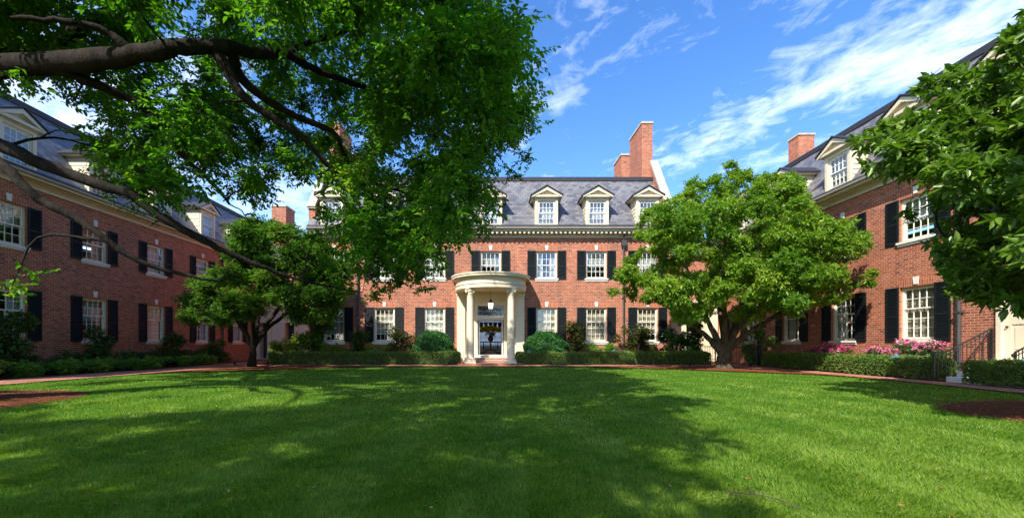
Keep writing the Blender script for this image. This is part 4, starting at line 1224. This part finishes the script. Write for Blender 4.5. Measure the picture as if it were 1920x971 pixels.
    for px, py, d, r in ((620, 505, 9.3, .4), (590, 450, 9., .4), (655, 545, 9.4, .35), (700, 555, 9.3, .35), (680, 510, 9.1, .45), (730, 500, 9., .45), (610, 400, 9.2, .4), (870, 415, 9., .45), (840, 430, 9.3, .5), (800, 470, 9., .45), (785, 520, 8.8, .4), (745, 530, 9., .45), (700, 520, 9.2, .45), (665, 480, 9., .5), (690, 440, 8.7, .5), (745, 465, 8.9, .5), (780, 410, 8.6, .5), (720, 370, 8.5, .5), (820, 390, 8.9, .5), (560, 330, 8.4, .45), (500, 320, 8.2, .45), (650, 400, 9., .45), (880, 350, 8.9, .5), (930, 260, 8.8, .5), (940, 60, 8.4, .5), (990, 195, 8.6, .3), (985, 300, 8.8, .3), (955, 330, 8.8, .3), (920, 385, 9., .35), (950, 150, 8.4, .4), (905, 430, 9.2, .3), (800, 545, 8.7, .28), (770, 500, 8.6, .4), (720, 545, 9.1, .3), (140, 190, 6.8, .3), (195, 215, 7., .3), (215, 275, 7.4, .35), (150, 255, 7.2, .14), (40, 155, 6.5, .3), (250, 360, 7.6, .35), (330, 385, 8.2, .35),
                         (20, 545, 6.5, .28), (60, 520, 6.5, .18), (480, 340, 8., .5), (540, 300, 8.3, .5), (590, 280, 8.3, .45), (470, 420, 8.8, .3), (330, 330, 8., .4), (290, 300, 7.7, .4), (400, 290, 8.2, .45), (680, 470, 8.6, .5), (640, 530, 9., .35), (700, 400, 8.6, .6), (730, 440, 9.3, .5), (620, 470, 9., .35)):
        blobs.append((P(px, py, d), r))
    # the crown goes on over the camera's head and behind it
    shade = [(1.3, 2.2), (1.9, 3.4), (2.6, 5.2), (3.9, 8.4), (4.3, 12.), (3.2, 17.5), (-4., 18.5), (-10., 17.), (-12.5, 12.), (-12.5, 2.), (-6., 1.), (-2., 1.)]
    k = 0; tries = 0
    while k < 215 and tries < 20000:
        tries += 1
        g = np.array((rng.uniform(-12.5, 4.5), rng.uniform(.5, 19.))) if k < 165 else np.array((rng.uniform(-5., 2.5), rng.uniform(1., 7.)))
        if not in_poly(g[:1], g[1:], shade)[0]: continue
        if ((g[0] + 5.3) / 2.5) ** 2 + ((g[1] - 7.6) / 1.6) ** 2 < 1: continue
        if g[0] < -3. and rng.random() < .6: continue
        if g[1] > 9 and g[0] < 2 and rng.random() < .75: continue
        z = rng.uniform(6.3, 10.8); r = rng.uniform(.55, .95)
        c = np.array((g[0] - z * .62 / 1.18, g[1] - z / 1.18, z))
        if c[1] > .3 and c[2] < EYE + .84 * c[1] + .75 + r: continue
        if c[1] < -8 or c[0] < -17: continue
        if any(np.linalg.norm(c - q[0]) < .40 * (r + q[1]) for q in blobs[vis:]): continue
        blobs.append((c, r)); k += 1
    order = sorted(range(len(blobs)), key=lambda i: np.linalg.norm(blobs[i][0] - tr(5.)))
    for i in order:
        c, r = blobs[i]
        sk.reach(c, .018, 5)
        back = i >= vis + 55
        spray_blob(lv, c, r, int((30 if back else 54 if i < vis else 40) * r * r / .36 * .8), 12 if not back else 9, .088 if not back else .14, .046 if not back else .08, .46, .28, .68, twigs=not back, shell=.02)
    finish_tree(o, sk, lv, 'canopy_leaf', 'bark', lambda V: (V.mean(1)[:, 0] > -16.4) & (V.mean(1)[:, 2] > 1.2))

def left_tree():
    o = thing('small_tree', 'small dark green spreading tree left of the brick hall', 'tree')
    sk = Skeleton(); B = np.array((-11.0, 18.9, 0))
    q = lambda x, y, z: B + np.array((x, y, z))
    sk.limb([q(0, 0, -.1), q(.02, 0, .3), q(.05, 0, .8), q(.08, 0, 1.15)], [.25, .18, .155, .135])
    for t in ([(.05, 0, .9), (-.45, .1, 1.7), (-1.1, .2, 2.6), (-2., .2, 3.4)], [(.05, 0, 1.), (.1, .3, 2.), (-.2, .6, 3.2), (-.1, .6, 4.6), (0, .5, 5.6)], [(.08, 0, .95), (.7, 0, 1.75), (1.5, .1, 2.4), (2.6, 0, 3.1), (3.6, 0, 3.4)],
              [(.05, 0, 1.), (.5, .5, 2.1), (1.2, .9, 3.4), (1.6, .9, 4.5)], [(.0, 0, 1.), (-.2, -.5, 2.), (-.6, -1.2, 3.), (-1.2, -1.8, 3.6)], [(.1, 0, 1.), (.4, -.6, 2.), (1.1, -1.3, 2.9), (1.8, -1.8, 3.3)]):
        sk.limb([q(*p) for p in t], [.13, .09, .07, .05, .03][:len(t)])
    rng = RNG; lv = Leaves(); n = 0; bl = []
    outline = [(345, 600), (350, 560), (385, 515), (435, 475), (445, 430), (485, 412), (535, 412), (575, 445), (615, 475), (650, 520), (668, 565), (650, 598), (600, 615), (545, 600), (480, 585), (430, 600), (380, 612)]
    tries = 0
    while len(bl) < 120 and tries < 8000:
        tries += 1
        px, py = rng.uniform(340, 670), rng.uniform(410, 615)
        if not in_poly(np.array([px]), np.array([py]), outline)[0]: continue
        d = 18.9 + rng.uniform(-3., 2.6) * math.sqrt(max(.05, 1 - ((px - 505) / 180) ** 2))
        c = P(px, py, d) ; c[2] = EYE + (645 - py) / FPX * d
        r = rng.uniform(.45, .75)
        if any(np.linalg.norm((c - b[0]) * (1, 1, 1.4)) < .5 * (r + b[1]) for b in bl): continue
        bl.append((c, r))
    for c, r in sorted(bl, key=lambda b: np.linalg.norm(b[0] - q(0, 0, 2))):
        sk.reach(c, .02, 5)
        spray_blob(lv, c, r, int(150 * r * r / .36), 7, .12, .058, .42, .15, .72, twigs=False, shell=.05)
    finish_tree(o, sk, lv, 'maple_leaf', 'bark', clip_walls)

def right_tree():
    o = thing('small_tree', 'bright green spreading tree in front of the right half of the brick hall', 'tree')
    sk = Skeleton(); B = np.array((10.0, 17.6, 0))
    q = lambda x, y, z: B + np.array((x, y, z))
    sk.limb([q(0, 0, -.1), q(0, 0, .15), q(.02, 0, .5), q(.03, 0, .95), q(.05, 0, 1.25)], [.46, .33, .28, .28, .21], 5, 16)
    for t in ([(-.2, 0, .8), (-.75, .1, 1.45), (-1.4, .1, 1.95), (-2.4, 0, 2.9), (-3.8, 0, 3.7)], [(-.1, 0, .9), (-.45, .2, 1.8), (-.9, .3, 3.), (-1.5, .3, 4.5), (-1.8, .3, 6.)], [(.02, 0, 1.), (.08, 0, 2.), (.0, .1, 3.4), (.1, .1, 5.2), (.1, 0, 7.2)],
              [(.12, 0, .9), (.5, .1, 1.8), (.9, .2, 3.), (1.5, .2, 4.6), (1.8, .2, 6.)], [(.2, 0, .85), (.85, -.2, 1.5), (1.6, -.6, 2.1), (2.5, -1.6, 2.9), (3.2, -2.6, 3.6)], [(0, -.1, .9), (-.3, -.6, 1.9), (-.8, -1.4, 2.8), (-1.2, -2.2, 3.3)],
              [(.1, -.1, 1.), (.5, -.7, 2.2), (1.2, -1.7, 3.6), (1.9, -2.4, 5.)], [(.1, .1, 1.), (.3, .8, 2.4), (.4, 1.6, 4.)]):
        sk.limb([q(*p) for p in t], [.15, .11, .085, .06, .03][:len(t)])
    rng = RNG; lv = Leaves(); bl = []
    left = [(1165, 535), (1175, 500), (1205, 465), (1218, 415), (1250, 390), (1295, 365), (1335, 335), (1372, 325), (1440, 345), (1470, 350), (1490, 400), (1500, 460), (1500, 545), (1480, 580), (1420, 580), (1380, 600), (1300, 590), (1245, 580), (1215, 550)]
    right = [(1460, 360), (1495, 345), (1510, 395), (1560, 425), (1605, 435), (1622, 480), (1625, 515), (1595, 548), (1540, 560), (1490, 580), (1450, 560), (1440, 450)]
    for outline, cx, hw, zc, dn, df, N in ((left, 1345, 185, 17.5, 3.2, 2.6, 112), (right, 1530, 110, 15.0, 1.6, 1.3, 48)):
        m = 0; tries = 0
        while m < N and tries < 6000:
            tries += 1
            px, py = rng.uniform(1150, 1630), rng.uniform(320, 605)
            if not in_poly(np.array([px]), np.array([py]), outline)[0]: continue
            d = zc + rng.uniform(-dn, df) * math.sqrt(max(.05, 1 - ((px - cx) / hw) ** 2))
            c = P(px, py, d)
            if c[0] > 13.3: continue
            r = rng.uniform(.36, .74)
            if any(np.linalg.norm((c - b[0]) * (1, 1, 1.3)) < .54 * (r + b[1]) for b in bl): continue
            bl.append((c, r)); m += 1
    for a, b, dd in ((left, 17.3, 1.2), (right, 14.9, .8)):
        for (xa, ya), (xb, yb) in zip(a, a[1:] + a[:1]):
            for _ in range(3):
                t = rng.random(); px, py = xa + (xb - xa) * t, ya + (yb - ya) * t
                ox, oy = (px - sum(q[0] for q in a) / len(a)), (py - sum(q[1] for q in a) / len(a)); k = rng.uniform(-.05, .13)
                c = P(px + ox * k, py + oy * k, b + rng.uniform(-dd, dd))
                if py < 590 and c[0] < 13.5: bl.append((c, rng.uniform(.18, .34)))
    for px, py, d, r in ((1150, 547, 17.4, .3), (1175, 520, 17.2, .4), (1364, 312, 17.5, .22), (1372, 328, 17.4, .32), (1340, 335, 17.3, .3), (1430, 332, 17.2, .25), (1300, 345, 17.5, .4), (1480, 335, 16.4, .4), (1445, 335, 16.8, .35), (1215, 400, 17.6, .35), (1200, 440, 17.4, .35), (1630, 530, 14.6, .3)):
        bl.append((P(px, py, d), r))
    for c, r in sorted(bl, key=lambda b: np.linalg.norm(b[0] - q(0, 0, 2))):
        sk.reach(c, .022, 5)
        spray_blob(lv, c, r, int(118 * r * r / .36), 8, .135, .052, .46, .04, .72, whorl=True, twigs=False, shell=.05)
    finish_tree(o, sk, lv, 'magnolia_leaf', 'bark_grey', clip_walls)

def front_right_tree():
    o = thing('leafy_tree', 'large leaved tree reaching into the picture from the right edge', 'tree')
    sk = Skeleton(); B = np.array((10.3, 6.3, 0))
    q = lambda x, y, z: B + np.array((x, y, z))
    sk.limb([q(0, 0, -.1), q(0, 0, .5), q(.05, 0, 1.2), q(.0, 0, 2.), q(-.1, 0, 3.2), q(-.1, .1, 4.8), q(-.2, 0, 6.)], [.3, .22, .19, .17, .13, .08, .03], 5, 12)
    for t in ([(0, 0, 1.5), (-.9, 0, 2.1), (-2., .1, 2.5), (-3., .2, 2.6)], [(0, 0, 2.), (-1., .1, 3.), (-2.2, .2, 3.8), (-3.6, .3, 4.1)], [(0, 0, 2.6), (-.8, -.2, 3.7), (-1.6, -.3, 4.8), (-2.2, -.3, 5.6)],
              [(0, 0, 1.8), (.8, .3, 2.8), (1.8, .6, 3.8)], [(0, 0, 2.), (.1, -1., 3.), (.1, -2.1, 3.9)], [(0, 0, 2.), (-.2, 1., 3.), (-.5, 2.1, 3.8)], [(0, 0, 2.2), (-1., -1., 3.2), (-2.2, -1.8, 4.)]):
        sk.limb([q(*p) for p in t], [.10, .07, .05, .025])
    rng = RNG; lv = Leaves(); bl = []
    outline = [(2500, -60), (1980, 20), (1915, 110), (1870, 150), (1810, 180), (1765, 215), (1715, 255), (1635, 268), (1650, 290), (1725, 292), (1790, 318), (1815, 350), (1780, 385), (1785, 430), (1800, 480), (1830, 525), (1880, 545), (2000, 560), (2500, 520)]
    tries = 0
    while len(bl) < 120 and tries < 8000:
        tries += 1
        px, py = rng.uniform(1630, 2450), rng.uniform(-50, 560)
        if not in_poly(np.array([px]), np.array([py]), outline)[0]: continue
        d = rng.uniform(5.3, 8.0) if px < 1950 else rng.uniform(4.2, 8.2)
        c = P(px, py, d)
        if c[0] > 10.3: continue
        r = rng.uniform(.34, .6)
        if any(np.linalg.norm(c - b[0]) < .52 * (r + b[1]) for b in bl): continue
        bl.append((c, r))
    for px, py, d, r in ((1622, 265, 7., .2), (1650, 250, 7., .28), (1690, 235, 6.9, .28), (1735, 160, 6.8, .2), (1770, 150, 6.6, .28), (1765, 375, 6.6, .2), (1700, 400, 6.6, .12), (1775, 470, 6.3, .22), (1810, 545, 6., .22), (1860, 555, 5.8, .25), (1905, 575, 5.4, .2)):
        bl.append((P(px, py, d), r))
    for c, r in sorted(bl, key=lambda b: np.linalg.norm(b[0] - q(0, 0, 3))):
        sk.reach(c, .016, 5)
        spray_blob(lv, c, r, int(56 * r * r / .25), 9, .15, .060, .32, .10, .75, whorl=True, twigs=True, shell=.1)
    finish_tree(o, sk, lv, 'glossy_leaf', 'bark', lambda V: V.mean(1)[:, 0] < 14.0)

# ------------------------------------------------------------------ light, sky, camera
SUN = Vector((.62, 1.0, -1.18)).normalized()
def world():
    w = bpy.data.worlds.new('World'); bpy.context.scene.world = w; w.use_nodes = True
    t = w.node_tree; t.nodes.clear()
    def N(k, **kw):
        nd = t.nodes.new(k)
        for a, b in kw.items(): setattr(nd, a, b)
        return nd
    out = N('ShaderNodeOutputWorld'); bg = N('ShaderNodeBackground'); bg.inputs[1].default_value = .15
    sky = N('ShaderNodeTexSky', sky_type='NISHITA', sun_disc=False)
    s = -SUN
    sky.sun_elevation = math.asin(s.z); sky.sun_rotation = math.atan2(s.x, s.y)
    sky.air_density = 1.0; sky.dust_density = .4; sky.ozone_density = 3.
    hs = N('ShaderNodeHueSaturation'); hs.inputs['Saturation'].default_value = 1.25; hs.inputs['Hue'].default_value = .508
    t.links.new(sky.outputs[0], hs.inputs['Color'])
    tc = N('ShaderNodeTexCoord'); sp = N('ShaderNodeSeparateXYZ'); t.links.new(tc.outputs['Generated'], sp.inputs[0])
    def m(op, a, b=None, clamp=False):
        nd = N('ShaderNodeMath', operation=op, use_clamp=clamp)
        for i, v in enumerate((a, b)):
            if v is None: continue
            if isinstance(v, (int, float)): nd.inputs[i].default_value = v
            else: t.links.new(v, nd.inputs[i])
        return nd.outputs[0]
    zz = m('MAXIMUM', m('ADD', sp.outputs[2], .06), .03)
    u = m('DIVIDE', sp.outputs[0], zz); v = m('DIVIDE', sp.outputs[1], zz)     # a flat cloud deck overhead
    # along / across the wind (the streaks lie along (.61,-.79))
    al = m('ADD', m('MULTIPLY', u, .61), m('MULTIPLY', v, -.79)); ac = m('ADD', m('MULTIPLY', u, .79), m('MULTIPLY', v, .61))
    def noise(sa, sc, det, rough, off, dist=0.):
        c = N('ShaderNodeCombineXYZ'); t.links.new(m('MULTIPLY', al, sa), c.inputs[0]); t.links.new(m('MULTIPLY', ac, sc), c.inputs[1]); c.inputs[2].default_value = off
        n = N('ShaderNodeTexNoise'); n.inputs['Scale'].default_value = 1.; n.inputs['Detail'].default_value = det; n.inputs['Roughness'].default_value = rough; n.inputs['Distortion'].default_value = dist
        t.links.new(c.outputs[0], n.inputs['Vector']); return n.outputs['Fac']
    def gauss(x, c, wd): 
        d = m('DIVIDE', m('SUBTRACT', x, c), wd); return m('POWER', 2.718, m('MULTIPLY', m('MULTIPLY', d, d), -1.))
    band = gauss(ac, CL['band_c'], CL['band_w'])                               # the long bank of cirrus on the right
    side = m('MULTIPLY', m('SUBTRACT', -.7, u, ), .9, True)                    # thicker cloud towards the left
    n1 = noise(2.5, 3.3, 9, .62, 3.1, .6); n2 = noise(8., 10., 7, .66, 8.4, .6); n3 = noise(.9, 1.3, 3, .5, CL['seed'])
    base = m('ADD', m('MULTIPLY', n1, .55), m('MULTIPLY', n2, .45))
    cov = m('ADD', m('ADD', m('MULTIPLY', band, CL['bandk']), m('MULTIPLY', side, .22)), m('MULTIPLY', m('SUBTRACT', n3, .5), .42))
    den = m('MULTIPLY', m('SUBTRACT', m('ADD', base, cov), CL['thr']), CL['gain'], True)
    den = m('MULTIPLY', den, m('ADD', .46, m('MULTIPLY', band, .20)), True)
    mx = N('ShaderNodeMix', data_type='RGBA'); t.links.new(den, mx.inputs[0]); t.links.new(hs.outputs[0], mx.inputs[6]); mx.inputs[7].default_value = (*CL['col'], 1)
    t.links.new(mx.outputs[2], bg.inputs[0]); t.links.new(bg.outputs[0], out.inputs[0])
CL = dict(band_c=1.79, band_w=.22, bandk=.055, thr=.505, gain=3.2, seed=1.7, col=(7.5, 7.9, 8.6))

def light_camera():
    l = bpy.data.lights.new('sun', 'SUN'); l.energy = 4.0; l.angle = R(.53); l.color = (1., .95, .86)
    o = bpy.data.objects.new('sun', l); C.objects.link(o); o.rotation_euler = SUN.to_track_quat('-Z', 'Y').to_euler(); o.location = (-10, -20, 30)
    cam = bpy.data.cameras.new('camera'); co = bpy.data.objects.new('camera', cam); C.objects.link(co)
    cam.sensor_width = 36; cam.lens = FPX / 1920 * 36
    cam.shift_x = (960 - 920) / 1920; cam.shift_y = (645 - 485.5) / 1920
    cam.clip_end = 3000; cam.clip_start = .05
    co.location = (0, 0, EYE); co.rotation_euler = (R(90), 0, 0)
    sc = bpy.context.scene; sc.camera = co
    sc.view_settings.view_transform = 'Standard'; sc.view_settings.look = 'None'; sc.view_settings.exposure = 1.15; sc.view_settings.gamma = 1
    sc.render.engine = 'CYCLES'
    sc.cycles.max_bounces = 8; sc.cycles.transparent_max_bounces = 12; sc.cycles.diffuse_bounces = 4; sc.cycles.glossy_bounces = 3
    sc.cycles.caustics_reflective = False; sc.cycles.caustics_refractive = False
    sc.cycles.sample_clamp_indirect = 6
    sc.cycles.use_denoising = True; sc.cycles.denoising_input_passes = 'RGB_ALBEDO_NORMAL'; sc.cycles.denoising_prefilter = 'ACCURATE'; sc.cycles.use_light_tree = False
    sc.render.resolution_x, sc.render.resolution_y = 1024, 517

world(); light_camera()
ground(); grass(); straw()
main_hall(); lantern(); hall_table(); wings(); iron_fence()
plants()
big_tree(); left_tree(); right_tree(); front_right_tree()
